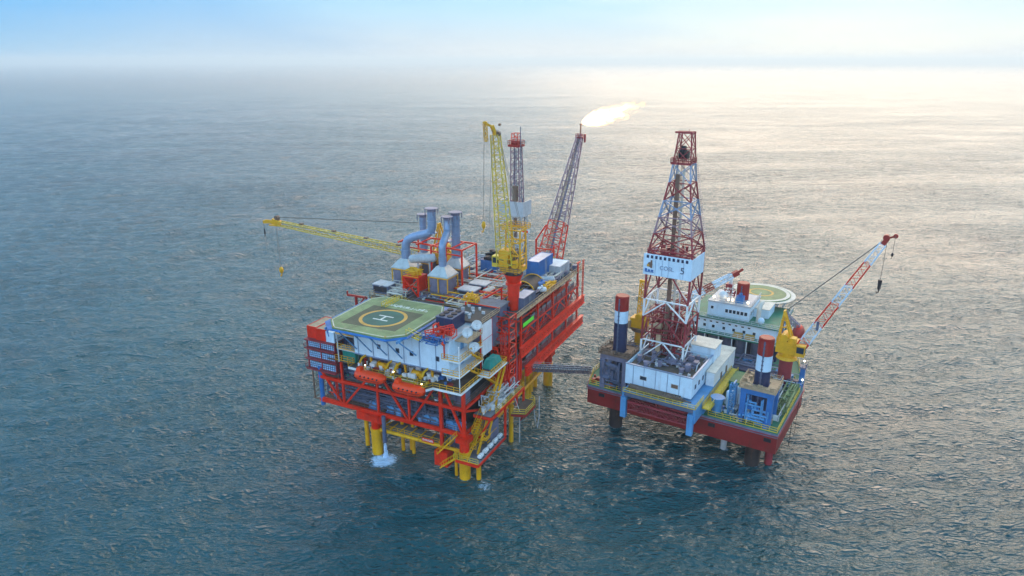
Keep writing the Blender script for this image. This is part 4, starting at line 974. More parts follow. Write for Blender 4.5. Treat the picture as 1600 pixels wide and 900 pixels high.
# crane with raised boom
px, pw = .2, 23.2
t = T(LP, 'pedestal_crane', 'yellow pedestal crane with its boom raised almost upright on a red pedestal', 'crane', (px, pw, TOP))
t.add('pedestal', MB().tube((px, pw, TOP - 2), (px, pw, 34.2), 1.1, 20, 1.35).tube((px, pw, 34.2), (px, pw, 34.7), 1.75, 20).tube((px, pw, 34.7), (px, pw, 36.6), 1.35, 20, 2.1), 'red')
t.add('slew_ring', MB().tube((px, pw, 36.6), (px, pw, 37.3), 2.0, 20), 'dark')
m = MB().box(px - 2.1, px + 2.3, pw - 2.0, pw + 2.4, 37.3, 38.2).box(px + .3, px + 2.5, pw - 2.1, pw + .6, 38.2, 42.0).tube((px - 1.1, pw - 2, 39.2), (px - 1.1, pw + 1.5, 39.2), .9, 14).frustum((px - 1.4, px + 1.6, pw - 1.6, pw + 1.6), (px - 2.1, px + 2.2, pw - 2, pw + 2.3), 36.9, 37.5)
t.add('machinery_house', m, 'yellow')
m = MB()
for du in (-2.2, 1.2):
    for dw in (-1.6, 1.8): m.bar((px + du, pw + dw, 38), (px + du * .95, pw + dw * .8, 46.6), .28)
    for z in (41, 44, 46.5): m.bar((px + du, pw - 1.5, z), (px + du, pw + 1.7, z), .2)
for z in (41, 43.8, 46.5): m.bar((px - 2.2, pw - 1.5, z), (px + 1.2, pw - 1.5, z), .24).bar((px - 2.2, pw + 1.7, z), (px + 1.2, pw + 1.7, z), .24)
for a, b_ in ((38.2, 41), (41, 43.8), (43.8, 46.4)): m.bar((px - 2.2, pw - 1.6, a), (px + 1.2, pw - 1.5, b_), .16).bar((px - 2.2, pw - 1.5, a), (px - 2.2, pw + 1.7, b_), .16)
m.rail([(px - 2.9, pw - 2.2, 46.6), (px + 1.7, pw - 2.2, 46.6), (px + 1.7, pw + 2.2, 46.6), (px - 2.9, pw + 2.2, 46.6)], 1.0, .08, 1.2, True)
t.add('gantry', m, 'yellow')
c_ = t.add('cab', MB().box(px + 2.4, px + 4.2, pw - 2.0, pw - .2, 38.2, 40.6), 'pale_yellow'); t.add('cab_window', MB().box(px + 2.6, px + 4.0, pw - 2.06, pw - 2.0, 39.1, 40.3), 'glass', c_)
t.add('ladder', MB().rail([(px - 2.9, pw - 2.3, 37.4), (px + 2.8, pw - 2.3, 37.4)], 1, .08, 1).pipes((px - 2.5, px + 2.5, pw - 2.2, pw + 2, 37.6, 42), 22, 81, (.06, .14)), 'brown')
bf, bt = Vector((px + 1.0, pw - 1.4, 39.0)), Vector((3.0, 20.6, 66.0))
t.add('boom', MB().lattice(bf, bt, 3.5, 1.6, 20, .13, .06, 2.2, 1.2, up=(0, 1, 0)), 'pale_yellow')
bh = t.add('boom_head', MB().bar(bt, bt + Vector((.5, -.6, 1.8)), .9, .6).bar(bt + Vector((.5, -.6, 1.6)), bt + Vector((1.5, -2.2, 2.5)), .4).lattice(bt + Vector((1.4, -1.8, 2.6)), bt + Vector((1.3, -1.6, -1.2)), .6, .6, 5, .07, .05, up=(0, 1, 0)), 'yellow')
t.add('sheave', MB().tube(bt + Vector((-.6, -.3, .2)), bt + Vector((-.6, .3, .2)), .5, 12).tube(bt + Vector((-1.0, -.3, 2.0)), bt + Vector((-1.0, .1, 2.0)), .25, 10), 'brown', bh)
m = MB()
for dw in (-.3, .3): m.tube(bt + Vector((-.4, dw, 1)), (px - 1.8, pw + dw, 47), .05, 5)
m.tube(bt + Vector((1.4, -2.1, 2.4)), (5.2, 19.2, 49.0), .05, 5).tube(bt + Vector((.2, -.9, 1.0)), (4.2, 19.6, 45), .045, 5)
t.add('hoist_rope', m, 'rope')
solo(LP, 'crane_hook', MB().ball((5.2, 19.2, 47.6), .62, 10, 7, (.7, .7, 1.3)).path([(5.2, 19.2, 46.9), (5.2, 19.2, 46.3), (5.5, 19.2, 46.0), (5.6, 19.2, 46.4)], .12, 6), 'yellow', 'yellow hook block hanging beside the upright yellow boom', 'hook', (5.2, 19.2, 46))
# crane with its boom laid out to the left
px, pw = 27.4, 37.0
t = T(LP, 'pedestal_crane', 'yellow crane behind the exhaust stacks, long boom reaching left over the sea', 'crane', (px, pw, TOP))
t.add('pedestal', MB().tube((px, pw, TOP - 1), (px, pw, 31.6), 1.3, 18), 'yellow'); t.add('slew_ring', MB().tube((px, pw, 31.6), (px, pw, 32.2), 1.9, 18), 'dark')
t.add('machinery_house', MB().box(px - 2.6, px + 1.8, pw - 1.9, pw + 1.9, 32.2, 35.0).tube((px - 1.5, pw - 2, 36), (px - 1.5, pw + 2, 36), .9, 12), 'yellow')
t.add('cab', MB().box(px + 1.6, px + 3.3, pw - 2.6, pw - .9, 33, 35.4), 'pale_yellow')
m = MB(); aframe(m, (px + 1, pw, 34.8), (px - .4, pw, 42.0), (px - 2.5, pw, 34.8)); t.add('mast', m, 'yellow')
bf, bt = Vector((px + 1.6, pw - .6, 33.6)), Vector((63.8, 21.2, 41.8))
t.add('boom', MB().lattice(bf, bt, 1.9, 1.3, 26, .115, .05, 1.9, 1.0), 'pale_yellow')
d = (bt - bf).normalized()
bh = t.add('boom_head', MB().bar(bt - d * .5, bt + d * 1.6 + Vector((0, 0, .2)), 1.0, 1.3).bar(bt + d * 1.5, bt + d * 3.9 + Vector((0, 0, -.5)), .55, .7).bar(bt + Vector((0, 0, .5)), bt + d * 3.4, .3).bar(bt + Vector((0, 0, -.7)), bt + d * 2.5 + Vector((0, 0, -1.0)), .3), 'yellow')
t.add('sheave', MB().tube(bt + d * .4 + Vector((-.2, -.5, 1.3)), bt + d * .4 + Vector((-.2, .5, 1.3)), .55, 12).bar(bt, bt + Vector((0, 0, 1.6)), .5), 'brown', bh)
m = MB()
for dw in (-.4, .0, .4): m.tube(bt + Vector((0, dw, 1.5)), (px - .4, pw + dw, 42.0), .045, 5)
tip2 = bt + d * 3.8; m.tube(tip2, tip2 + Vector((0, 0, -9)), .04, 5); hb = bt + d * .6; m.tube(hb, hb + Vector((0, 0, -11.5)), .04, 5).tube(hb + Vector((.25, 0, 0)), hb + Vector((.25, 0, -11.5)), .04, 5)
t.add('hoist_rope', m, 'rope')
for k in range(4):
    c = bf + (bt - bf) * (.22 + .21 * k) + Vector((0, 0, .9)); t.add('rope_guide', MB().box(c.x - .5, c.x + .5, c.y - .3, c.y + .3, c.z, c.z + .35), 'brown')
solo(LP, 'crane_hook', MB().ball(hb + Vector((0, 0, -12.3)), .7, 10, 7, (.8, .8, 1.25)).path([hb + Vector((0, 0, -13)), hb + Vector((0, 0, -13.7)), hb + Vector((.3, 0, -14)), hb + Vector((.4, 0, -13.6))], .13, 6), 'yellow', 'yellow hook block hanging low from the boom that reaches left over the sea', 'hook', tuple(hb + Vector((0, 0, -13.5))))
solo(LP, 'crane_hook', MB().tube(tip2 + Vector((0, 0, -3.6)), tip2 + Vector((0, 0, -2.2)), .22, 8, .12).path([tip2 + Vector((0, 0, -3.5)), tip2 + Vector((0, 0, -4.1)), tip2 + Vector((.2, 0, -4.3)), tip2 + Vector((.3, 0, -4.0))], .08, 6), 'dark', 'small dark hook hanging from the very tip of the left-reaching boom', 'hook', tuple(tip2 + Vector((0, 0, -4))))

# ---------------------------------------------------------------- workover mast
mu, mw = 7.2, 40.0
t = T(LP, 'workover_mast', 'slender blue-grey drilling mast with red crown behind the upright yellow boom', 'drilling mast', (mu, mw, TOP))
t.add('lower_mast', MB().lattice((mu, mw, TOP), (mu, mw, 47.5), 4.6, 3.4, 8, .16, .08, 4.0, 3.2, up=(0, 1, 0)), 'pale_grey')
t.add('upper_mast', MB().lattice((mu, mw, 47.5), (mu + .3, mw, 61.6), 2.4, 1.9, 10, .15, .07, 2.2, 1.9, up=(0, 1, 0)), 'lattice_grey')
t.add('wind_wall', MB().box(mu - 2.6, mu + 3.6, mw - 2.4, mw - 2.2, 45.6, 49.0).box(mu - 2.6, mu - 2.4, mw - 2.2, mw + 2.2, 45.6, 49.0).box(mu + 3.4, mu + 3.6, mw - 2.2, mw + 2.2, 45.6, 49.0), 'pale_grey')
cr = t.add('crown', MB().box(mu - 1.2, mu + 1.8, mw - 1.4, mw + 1.4, 61.4, 61.7).rail([(mu - 1.2, mw - 1.3, 61.7), (mu + 1.8, mw - 1.3, 61.7), (mu + 1.8, mw + 1.3, 61.7), (mu - 1.2, mw + 1.3, 61.7)], 1.1, .09, 1, True).tube((mu - .5, mw - .5, 62.2), (mu + 1, mw - .5, 62.2), .6, 12), 'dark_red')
t.add('crown_frame', MB().lattice((mu + .4, mw, 61.7), (mu + .4, mw, 64.4), 1.7, 1.5, 3, .09, .05, up=(0, 1, 0)), 'red', cr)
t.add('travelling_block', MB().box(mu - .5, mu + .6, mw - 1.4, mw - .6, 49, 52.5).tube((mu, mw - 1.1, 40), (mu, mw - 1.1, 45), .35, 10), 'brown')
m = MB().tube((mu - 2.4, mw - 1, 45), (mu - 1.7, mw - 1, 49.8), .13, 8).tube((mu - 2.4, mw - 1, 35), (mu - 2.4, mw - 1, 45), .13, 8).tube((mu - 1.5, mw - 1, 49.8), (mu - 1.2, mw - 1, 66), .10, 8)
for s_ in (-.6, 0, .7): m.tube((mu + s_, mw - 1.2, 36), (mu + s_ * .4, mw - 1.1, 61), .06, 5)
t.add('standpipe', m, 'slate'); t.add('racking_board', MB().box(mu - 2, mu + 2.4, mw - 2, mw + 2, 43, 43.2).rail([(mu - 2, mw - 2, 43.2), (mu + 2.4, mw - 2, 43.2)], 1, .08), 'brown')
t = T(LP, 'flag', 'small red and white flag on a thin slanting staff right of the mast', 'flag', (4.4, 36, 40))
t.add('cloth', MB().box(2.2, 4.6, 36.0, 36.04, 42.2, 43.2), 'white'); t.add('marking', MB().box(2.6, 3.2, 35.95, 35.99, 42.4, 43).box(3.5, 4.1, 35.95, 35.99, 42.5, 42.9), 'red'); t.add('staff', MB().tube((5.5, 36, 43.6), (1.2, 36, 41.8), .05, 5), 'dark')

# ---------------------------------------------------------------- flare boom and flame
fa, fb = Vector((7.0, 59.5, TOP)), Vector((4.7, 75, 61.0)); 
t = T(LP, 'flare_boom', 'leaning lattice flare boom, red foot, grey-violet above, flame at its tip', 'flare boom', tuple(fa))
t.add('lower_boom', MB().lattice(fa, fb, 5.6, 1.3, 16, .20, .10, 5.0, 1.2, up=(0, -1, 0), start=0, end=.34), 'red')
t.add('upper_boom', MB().lattice(fa, fb, 5.6, 1.3, 16, .18, .09, 5.0, 1.2, up=(0, -1, 0), start=.34, end=1), 'lattice_grey')
pl = (fb - fa)
t.add('flare_pipe', MB().tube(fa + Vector((.3, 0, 0)), fb, .28, 10), 'violet_grey'); t.add('ladder', MB().lattice(fa + Vector((1.2, -.5, 0)), fb, .8, .4, 30, .06, .04, .3, .3, up=(0, -1, 0)), 'tan')
t.add('tip_platform', MB().box(fb.x - 1.2, fb.x + 1.0, fb.y - 1.2, fb.y + 1.2, fb.z - .9, fb.z - .7).rail([(fb.x - 1.2, fb.y - 1.1, fb.z - .7), (fb.x + 1, fb.y - 1.1, fb.z - .7)], 1, .09, .8).tube((fb.x - 1.3, fb.y, fb.z - 2), (fb.x - 1.3, fb.y, fb.z + .2), .3, 8), 'maroon')
ft = fb + Vector((.2, .6, 2.8))
t.add('flare_tip', MB().tube(fb, ft, .22, 10, .18).tube(ft - Vector((0, 0, .3)), ft, .34, 10), 'rust_steel')
t = T(LP, 'boom_foot_frame', 'red frame with stacked pipes at the foot of the flare boom', 'steel frame', (7, 57, TOP))
t.add('frame', MB().bar((9.6, 57, TOP), (9.6, 57, 35.5), .4).bar((4.6, 57, TOP), (4.6, 57, 34), .35).bar((9.6, 57, 35.3), (8.5, 61, 38.5), .3).bar((9.6, 57, 33), (4.4, 57, 33), .3).bar((9.6, 57, TOP), (4.4, 57, 33), .25), 'red')
t.add('pipe_rack', MB().pipes((4.4, 9.5, 55.5, 57.5, TOP, 32.5), 20, 91, (.08, .18)), 'yellow')

# ---------------------------------------------------------------- flame
def flame_mat():
    """burning gas: an emitting volume, densest near the tip, ragged and thinner downwind"""
    m, nt, b = nmat('flame'); L = nt.links; nt.nodes.remove(b)
    tc = N(nt, 'ShaderNodeTexCoord'); sp = N(nt, 'ShaderNodeSeparateXYZ'); L.new(tc.outputs['Object'], sp.inputs[0])
    def M(op, a, b=None, c=None):
        n = N(nt, 'ShaderNodeMath', operation=op)
        for i, v in enumerate((a, b, c)):
            if v is None: continue
            if isinstance(v, (int, float)): n.inputs[i].default_value = v
            else: L.new(v, n.inputs[i])
        return n.outputs[0]
    t = M('DIVIDE', sp.outputs[0], 17.5)
    # radius of the flame along its length
    rad = M('MULTIPLY', M('MULTIPLY', M('POWER', M('MAXIMUM', t, .0), .6), M('SUBTRACT', 1.12, t)), 7.6)
    rr = M('SQRT', M('ADD', M('MULTIPLY', sp.outputs[1], sp.outputs[1]), M('MULTIPLY', sp.outputs[2], sp.outputs[2])))
    q_ = M('DIVIDE', rr, M('ADD', rad, .25))
    mp = N(nt, 'ShaderNodeMapping'); mp.inputs['Scale'].default_value = (.5, 1, 1); L.new(tc.outputs['Object'], mp.inputs[0])
    nz = N(nt, 'ShaderNodeTexNoise'); nz.inputs['Scale'].default_value = .85; nz.inputs['Detail'].default_value = 5; nz.inputs['Roughness'].default_value = .65; nz.inputs['Distortion'].default_value = .8; L.new(mp.outputs[0], nz.inputs[0])
    # noise eats in more and more downwind
    v = M('SUBTRACT', M('SUBTRACT', 1.0, q_), M('MULTIPLY', M('SUBTRACT', nz.outputs[0], .38), M('MULTIPLY_ADD', t, 4.2, .9)))
    f = N(nt, 'ShaderNodeMapRange'); f.interpolation_type = 'SMOOTHSTEP'; f.inputs[1].default_value = .0; f.inputs[2].default_value = .55; L.new(v, f.inputs[0])
    cr = N(nt, 'ShaderNodeValToRGB'); e = cr.color_ramp.elements; e[0].color = (1, .28, .02, 1); e[1].color = (1, .84, .50, 1); e[0].position = .0; e[1].position = .95
    L.new(f.outputs[0], cr.inputs[0])
    em = N(nt, 'ShaderNodeEmission'); L.new(cr.outputs[0], em.inputs[0]); L.new(M('MULTIPLY', f.outputs[0], M('SUBTRACT', 1.25, t)), em.inputs[1])
    s2 = N(nt, 'ShaderNodeMath', operation='MULTIPLY'); s2.inputs[1].default_value = 1.5; L.new(em.inputs[1].links[0].from_socket, s2.inputs[0]); L.new(s2.outputs[0], em.inputs[1])
    ab_ = N(nt, 'ShaderNodeVolumeAbsorption'); ab_.inputs['Color'].default_value = (1, .72, .12, 1); L.new(M('MULTIPLY', f.outputs[0], .5), ab_.inputs['Density'])
    ad = N(nt, 'ShaderNodeAddShader'); L.new(em.outputs[0], ad.inputs[0]); L.new(ab_.outputs[0], ad.inputs[1]); L.new(ad.outputs[0], nt.nodes['Material Output'].inputs['Volume']); MATS['flame'] = m
flame_mat()
f0 = ft + Vector((-.3, 0, .3)); m = MB(); pr = [(0, .4), (1.5, 1.5), (4, 2.3), (8, 2.7), (12, 2.5), (16, 1.9), (19, .7)]
vs = [(-x, math.cos(6.28318 * k / 14) * r, math.sin(6.28318 * k / 14) * r) for x, r in pr for k in range(14)]
m.add(vs, [(i * 14 + k, i * 14 + (k + 1) % 14, (i + 1) * 14 + (k + 1) % 14, (i + 1) * 14 + k) for i in range(6) for k in range(14)] + [tuple(range(13, -1, -1)), tuple(range(84, 98))], True)
fl = solo(LP, 'gas_flame', m, 'flame', 'bright yellow-white gas flame blown to the right from the flare tip', 'flame', tuple(f0), own=True)
bmf = bmesh.new(); bmf.from_mesh(fl.data); bmesh.ops.remove_doubles(bmf, verts=bmf.verts, dist=1e-4); bmesh.ops.recalc_face_normals(bmf, faces=bmf.faces); bmf.to_mesh(fl.data); bmf.free()
fl.rotation_euler = (0, -R(17), -LP.a)

# ================================================================== THE JACK-UP RIG
DK = 10.2
jr = T(JU, 'jackup_rig', 'dark red and green jack-up rig with three cylindrical legs, right of the production platform', 'jack-up rig', (0, 0, 0))
hull = [(-5, -4), (36.5, -4), (38.4, 2), (38.4, 15), (30, 34), (22, 46), (5, 46), (-2, 34), (-5.4, 20)]
h_ = jr.add('hull', MB().prism(hull, 5.6, 9.1), 'hull_red')
def grow(pts, d):
    cu, cw = 16, 18; return [(p[0] + (p[0] - cu) / math.hypot(p[0] - cu, p[1] - cw) * d, p[1] + (p[1] - cw) / math.hypot(p[0] - cu, p[1] - cw) * d) for p in pts]
jr.add('bulwark', MB().prism(grow(hull, .06), 9.102, 10.0), 'violet_grey', h_)
m = MB()
for i in range(9):
    a, b_ = grow(hull, .2)[i], grow(hull, .2)[(i + 1) % 9]; m.bar((*a, 9.5), (*b_, 9.5), .22, .16); 
jr.add('fender_line', m, 'maroon', h_)
m = MB()
for u in (33, 8, -3.2): m.box(u - .7, u + .7, -4.12, -4.0, 7.9, 8.7)
jr.add('hull_recess', m, 'dark', h_)
jr.add('deck', MB().prism(grow(hull, -.1), 10.0, DK), 'deck_green')
m = MB(); hp2 = [(*p, DK) for p in grow(hull, -.35)]
m.rail([hp2[1], (28, -3.7, DK)], 1.1, .09).rail([(9, -3.7, DK), hp2[0], hp2[8], hp2[7], hp2[6], hp2[5], hp2[4], hp2[3], hp2[2], hp2[1]], 1.1, .09)
jr.add('railing', m, 'pale_yellow')
def leg(u, w, zt, red, white, zb=DK):
    r = 1.5
    g = jr.add('leg', MB().tube((u, w, -16), (u, w, white), r, 24), 'navy')
    jr.add('white_band', MB().tube((u, w, white + .002), (u, w, red), r, 24), 'wall_white', g)
    jr.add('red_band', MB().tube((u, w, red + .002), (u, w, zt), r, 24).tube((u, w, zt), (u, w, zt + .15), r * .9, 24), 'dark_red', g)
    jr.add('wet_band', MB().tube((u, w, -8), (u, w, 5.5), r + .03, 24, cap=False), 'wet_steel', g)
    m = MB(); m.box(u - .12, u + .12, w - r - .14, w - r + .05, 10.5, zt - .3)
    for k in range(int((zt - 11) / .9)): m.box(u - .2, u + .2, w - r - .1, w - r + .02, 11 + .9 * k, 11.25 + .9 * k)
    jr.add('rack', m, 'slate', g)
leg(0, 0, 28.2, 24.7, 21.4); leg(30.5, -1, 31.6, 28.4, 25.6); leg(13.6, 35.6, 27.4, 23.0, 21.6)
def jack_house(u, w, zt, mat, topmat, label):
    g = jr.add('jack_house', MB().box(u - 3.2, u + 3.2, w - 3.1, w + 3.1, zt - 1.6, zt - .4), mat, label=label)
    m = MB()
    for a in (-1, 1):
        for b2 in (-1, 1):
            m.box(u + a * 2.6 - .55, u + a * 2.6 + .55, w + b2 * 2.5 - .55, w + b2 * 2.5 + .55, DK, zt - 1.6)
    m.box(u - .6, u + 2.9, w - 2.9, w - 2.3, DK + 3.2, DK + 4.0)
    jr.add('corner_post', m, mat, g)
    m = MB().box(u - 3.6, u + 3.6, w - 3.5, w - 1.55, zt - .4, zt - .15).box(u - 3.6, u + 3.6, w + 1.55, w + 3.5, zt - .4, zt - .15).box(u + 1.55, u + 3.6, w - 1.5, w + 1.5, zt - .4, zt - .15).box(u - 3.6, u - 1.55, w - 1.5, w + 1.5, zt - .4, zt - .15)
    m.rail([(u - 3.5, w - 3.4, zt - .15), (u + 3.5, w - 3.4, zt - .15), (u + 3.5, w + 3.4, zt - .15), (u - 3.5, w + 3.4, zt - .15)], 1.0, .09, 1.2, True)
    m.clutter((u - 3.2, u + 3.2, w - 3.2, w - 1.8, zt - .15), 8, int(u * 7 + 90), (.3, .8)).clutter((u + 1.9, u + 3.3, w - 3.2, w + 3, zt - .15), 8, int(u * 7 + 91), (.3, .8))
    jr.add('top_platform', m, topmat, g)
    jr.add('jack_gear', MB().pipes((u - 3, u + 3, w - 3.4, w - 2.2, DK + .2, zt - 1.8), 14, int(u + 77), (.1, .28)), 'light_blue' if mat == 'blue' else 'slate', g)
jack_house(0, 0, 18.4, 'blue', 'tan', 'bright blue jack house'); jack_house(30.5, -1, 19.0, 'violet_grey', 'brown', 'grey-violet jack house')
# cantilever
cz = 13.5
jr.add('cantilever_front', MB().bar((10.6, -9, cz - .45), (25.5, -9, cz - .45), .5, .9), 'slate')
m = MB().bar((25.8, -9, cz - .6), (25.8, 4, cz - .6), .5, 1.3).box(10.1, 10.6, -9.2, 12, 10.3, cz).box(10.3, 26.0, -8.7, 8, cz - .25, cz - .02)
m.box(24.9, 26.1, -9.6, -8.6, 7.6, cz - 1.2).box(10.4, 11.6, -9.6, -8.6, 7.6, cz - 1.2).bar((26.1, -8, 11), (26.1, -3.7, 9.8), .4, .9)
ct = jr.add('cantilever', m, 'light_blue')
m = MB().lattice((24.6, -8.4, 10.4), (11.8, -8.4, 10.4), 1.6, 1.6, 12, .12, .08).bar((24.8, -9, 9.4), (11.8, -9, 9.4), .2).bar((24.8, -9, 11.4), (11.8, -9, 11.4), .2).box(12, 24.8, -7.6, -4.2, 9.5, 9.7)
m.lattice((24.6, -5.4, 10.4), (11.8, -5.4, 10.4), 1.6, 1.6, 12, .12, .08)
jr.add('cantilever_truss', m, 'maroon', ct)
jr.add('pipework', MB().pipes((11, 25.5, -8, 3, 10.4, 13.3), 50, 101, (.08, .25)), 'maroon'); jr.add('pipework', MB().pipes((12, 25.5, -8.6, -6.2, cz, 14.2), 40, 102, (.08, .22)), 'brown')
jr.add('railing', MB().rail([(25.8, -9.3, cz), (10.2, -9.3, cz), (10.2, -4, cz)], 1.0, .09), 'pale_yellow')
jr.add('walkway', MB().box(8.2, 9.9, -5.5, 17, 12.2, 12.5).rail([(9.8, -5.5, 12.5), (9.8, 16, 12.5)], 1, .08).rail([(8.3, -5.5, 12.5), (8.3, 16, 12.5)], 1, .08), 'pale_yellow')
jr.add('walkway_wall', MB().box(9.9, 10.08, -4, 16, DK, 12.4), 'light_blue')
jr.add('pipework', MB().pipes((-4.5, 8, -3.2, 24, DK + .1, 12.2), 60, 103, (.06, .2)), 'pale_grey'); jr.add('pipework', MB().pipes((-4.8, -2.2, 3, 18, DK + .1, 12.6), 40, 104, (.06, .2)), 'pad_green')
jr.add('pipework', MB().pipes((27, 37, 3, 26, DK + .1, 13), 60, 105, (.06, .2)), 'slate'); jr.add('pipework', MB().pipes((-1, 22, 16, 26.5, DK + .1, 12.8), 60, 106, (.06, .2)), 'violet_grey')
for reg, n, sd, mt, sz in (((-4, 8, -3.2, 8, DK), 20, 107, 'blue', (.4, 1.3)), ((-4, 8, -3.2, 8, DK), 16, 109, 'tan', (.3, 1.2)), ((-4, 8, -3.2, 20, DK), 20, 111, 'white', (.3, 1.2)), ((28, 37, -3.2, 4, DK), 16, 112, 'dark_red', (.3, 1.2)), ((28, 37, -3.2, 10, DK), 14, 108, 'slate', (.3, 1.4)), ((0, 22, 20, 26, DK), 14, 110, 'dark_red', (.4, 1.3))):
    fittings(jr, reg, n, sd, mt, sz)
for reg, n, sd, mt, sz in (((-4, 8, 4, 24, DK), 60, 117, 'navy', (.4, 1.8)), ((28, 37, 3, 30, DK), 50, 118, 'brown', (.4, 1.6)), ((-3, 22, 16, 27, DK), 60, 119, 'light_blue', (.4, 1.8)), ((-4, 8, -3, 24, DK), 30, 120, 'pad_yellow', (.2, .8))):
    jr.add('deck_fittings', MB().clutter(reg, n, sd, sz), mt, kind='stuff')
jr.add('spud_pipe', MB().tube((6.6, 2.5, -14), (6.6, 2.5, 5.8), .65, 14), 'pale_grey')
jr.add('caisson_pipe', MB().tube((-3.0, 1.5, -14), (-3.0, 1.5, 5.8), .8, 14), 'maroon')
jr.add('anchor_chain', MB().tube((-5.1, 12, 9), (-5.1, 12, -2), .06, 5).tube((-5.4, 16, 9), (-5.4, 16, -2), .06, 5), 'dark')

# drill floor block
db = T(JU, 'drill_floor_block', 'pale blue-white windowed wall block carrying the derrick, with rusty open top', 'building', (19.5, -2, cz))
m = MB().box(12.2, 26.8, -6.0, -5.7, 13.9, 18.5).box(12.2, 12.5, -5.7, 8, 13.9, 18.5).box(26.5, 26.8, -5.7, 7.4, 13.9, 18.5).box(12.5, 26.5, 7.2, 7.5, 13.9, 18.5)
db.add('wall', m, 'wall_white')
m = MB()
for u in (14.8, 17.4, 20.0, 22.6, 25.0): m.box(u - .05, u + .05, -6.06, -6.0, 14, 18.4)
m.box(12.1, 26.9, -6.08, -5.6, 18.45, 18.62).box(12.1, 12.5, -6.0, 8, 18.5, 18.64)
db.add('wall_trim', m, 'stack_blue')
db.add('floor', MB().box(12.5, 26.5, -5.7, 7.2, 17.6, 17.8), 'deck_brown')
db.add('floor_fittings', MB().clutter((12.8, 26.2, -5.4, 7, 17.8), 14, 121, (.6, 1.6)).pipes((12.8, 26.2, -5.4, 7, 17.9, 19.0), 16, 122, (.08, .16)), 'violet_grey', kind='stuff')
db.add('floor_fittings', MB().clutter((12.8, 26.2, -5.4, 7, 17.8), 20, 123, (.3, .9)).path([(13.2, -1, 17.2), (13.2, 0, 19.0), (13.2, 1.6, 19.0), (13.2, 2.6, 17.2)], .12, 6), 'pale_grey', kind='stuff')
for u, wd, z in ((22.7, .8, 16.0), (15.8, .8, 15.9)):
    w_ = db.add('window', MB().box(u - wd, u + wd, -6.08, -6.0, z - .5, z + .5), 'pale_grey'); db.add('pane', MB().box(u - wd + .12, u + wd - .12, -6.11, -6.07, z - .38, z + .38), 'glass' if u > 20 else 'rust_steel', w_)
for w in (-3.6, -1.2, 1.4, 4.0):
    w_ = db.add('window', MB().box(12.12, 12.2, w - .4, w + .4, 15.3, 16.3), 'slate'); db.add('pane', MB().box(12.08, 12.13, w - .3, w + .3, 15.4, 16.2), 'glass', w_)
db.add('support_beam', MB().box(22, 23.4, -5.6, 7, cz, 13.9).box(14, 15.4, -5.6, 7, cz, 13.9), 'wall_white')
t = T(JU, 'doghouse', 'tall white-blue box room with tan roof at the right side of the drill floor', 'building', (13.8, 11, 13.5))
t.add('wall', MB().box(12.0, 17.4, 8.1, 13.4, 12.5, 20.0), 'wall_white'); t.add('roof', MB().box(11.8, 17.6, 7.9, 13.6, 20.0, 20.2), 'cream')
t = T(JU, 'mud_room', 'long low cream-roofed room right of the drill floor block', 'building', (11, 11, DK))
t.add('wall', MB().box(10.2, 11.95, 3, 17.5, 12.5, 16.6).box(10.1, 17, 13.5, 19, DK, 16.6), 'white'); t.add('roof', MB().box(10.0, 17.1, 13.42, 19.2, 16.6, 16.8).box(10.0, 11.98, 2.9, 13.42, 16.6, 16.8), 'cream')
t.add('door', MB().box(10.1, 10.2, 8, 9, 12.6, 14.8), 'brown'); t.add('door', MB().box(10.1, 10.2, 12, 13, 12.6, 14.8), 'brown')

# derrick
dk = T(JU, 'drilling_derrick', 'tall tapering red and pale lattice drilling derrick with pale blue panel marked 5', 'derrick', (22, 5.5, 17))
def dl(name, z0, z1, wa, wb, bays, mat, r=.22, r2=.14, half=False):
    c0 = (21.9, 6.0)
    m = MB(); P = lambda z: wa + (wb - wa) * (z - z0) / (z1 - z0)
    def C(i, z):
        s_ = P(z) / 2; off = (21.9 - .012 * (z - 17), 6.0); sx, sy = ((-1, -1), (1, -1), (1, 1), (-1, 1))[i]; return Vector((off[0] + sx * s_, off[1] + sy * s_ * .86, z))
    for i in range(4):
        m.bar(C(i, z0), C(i, z1), r * 1.7); j = (i + 1) % 4
        for k in range(bays):
            a, b2 = z0 + (z1 - z0) * k / bays, z0 + (z1 - z0) * (k + 1) / bays
            m.bar(C(i, b2), C(j, b2), r2 * 1.8); mid = (C(i, a) + C(j, a)) / 2
            if half: m.bar(C(i, a), (C(i, b2) + C(j, b2)) / 2, r2 * 1.8); m.bar(C(j, a), (C(i, b2) + C(j, b2)) / 2, r2 * 1.8)
            else: m.bar(C(i, a), C(j, b2), r2 * 1.8); m.bar(C(j, a), C(i, b2), r2 * 1.8)
    return dk.add(name, m, mat)
dl('base_section', 17.0, 21.5, 9.6, 9.6, 1, 'white', .22, .14, True)
dl('lower_section', 21.5, 27.0, 9.6, 9.6, 1, 'maroon', half=True); dl('lower_section', 27.0, 31.0, 9.6, 9.6, 1, 'white', half=True); dl('lower_section', 31.0, 38.0, 9.6, 9.6, 1, 'maroon', half=True)
dl('middle_section', 38.0, 42.0, 9.6, 9.4, 1, 'maroon'); dl('upper_section', 42.0, 45.5, 9.4, 8.1, 1, 'maroon', .18, .12); dl('upper_section', 45.5, 49.0, 8.1, 6.9, 1, 'lattice_grey', .18, .12); dl('upper_section', 49.0, 52.5, 6.9, 5.7, 1, 'stack_blue', .18, .12)
dl('upper_section', 52.5, 56.2, 5.7, 4.5, 1, 'maroon', .17, .11); dl('upper_section', 56.2, 60.0, 4.5, 3.7, 1, 'stack_blue', .15, .09)
dl('crown_section', 60.0, 66.2, 3.7, 2.6, 2, 'maroon', .13, .08)
m = MB(); cx_, cy_ = 21.6, 6.0
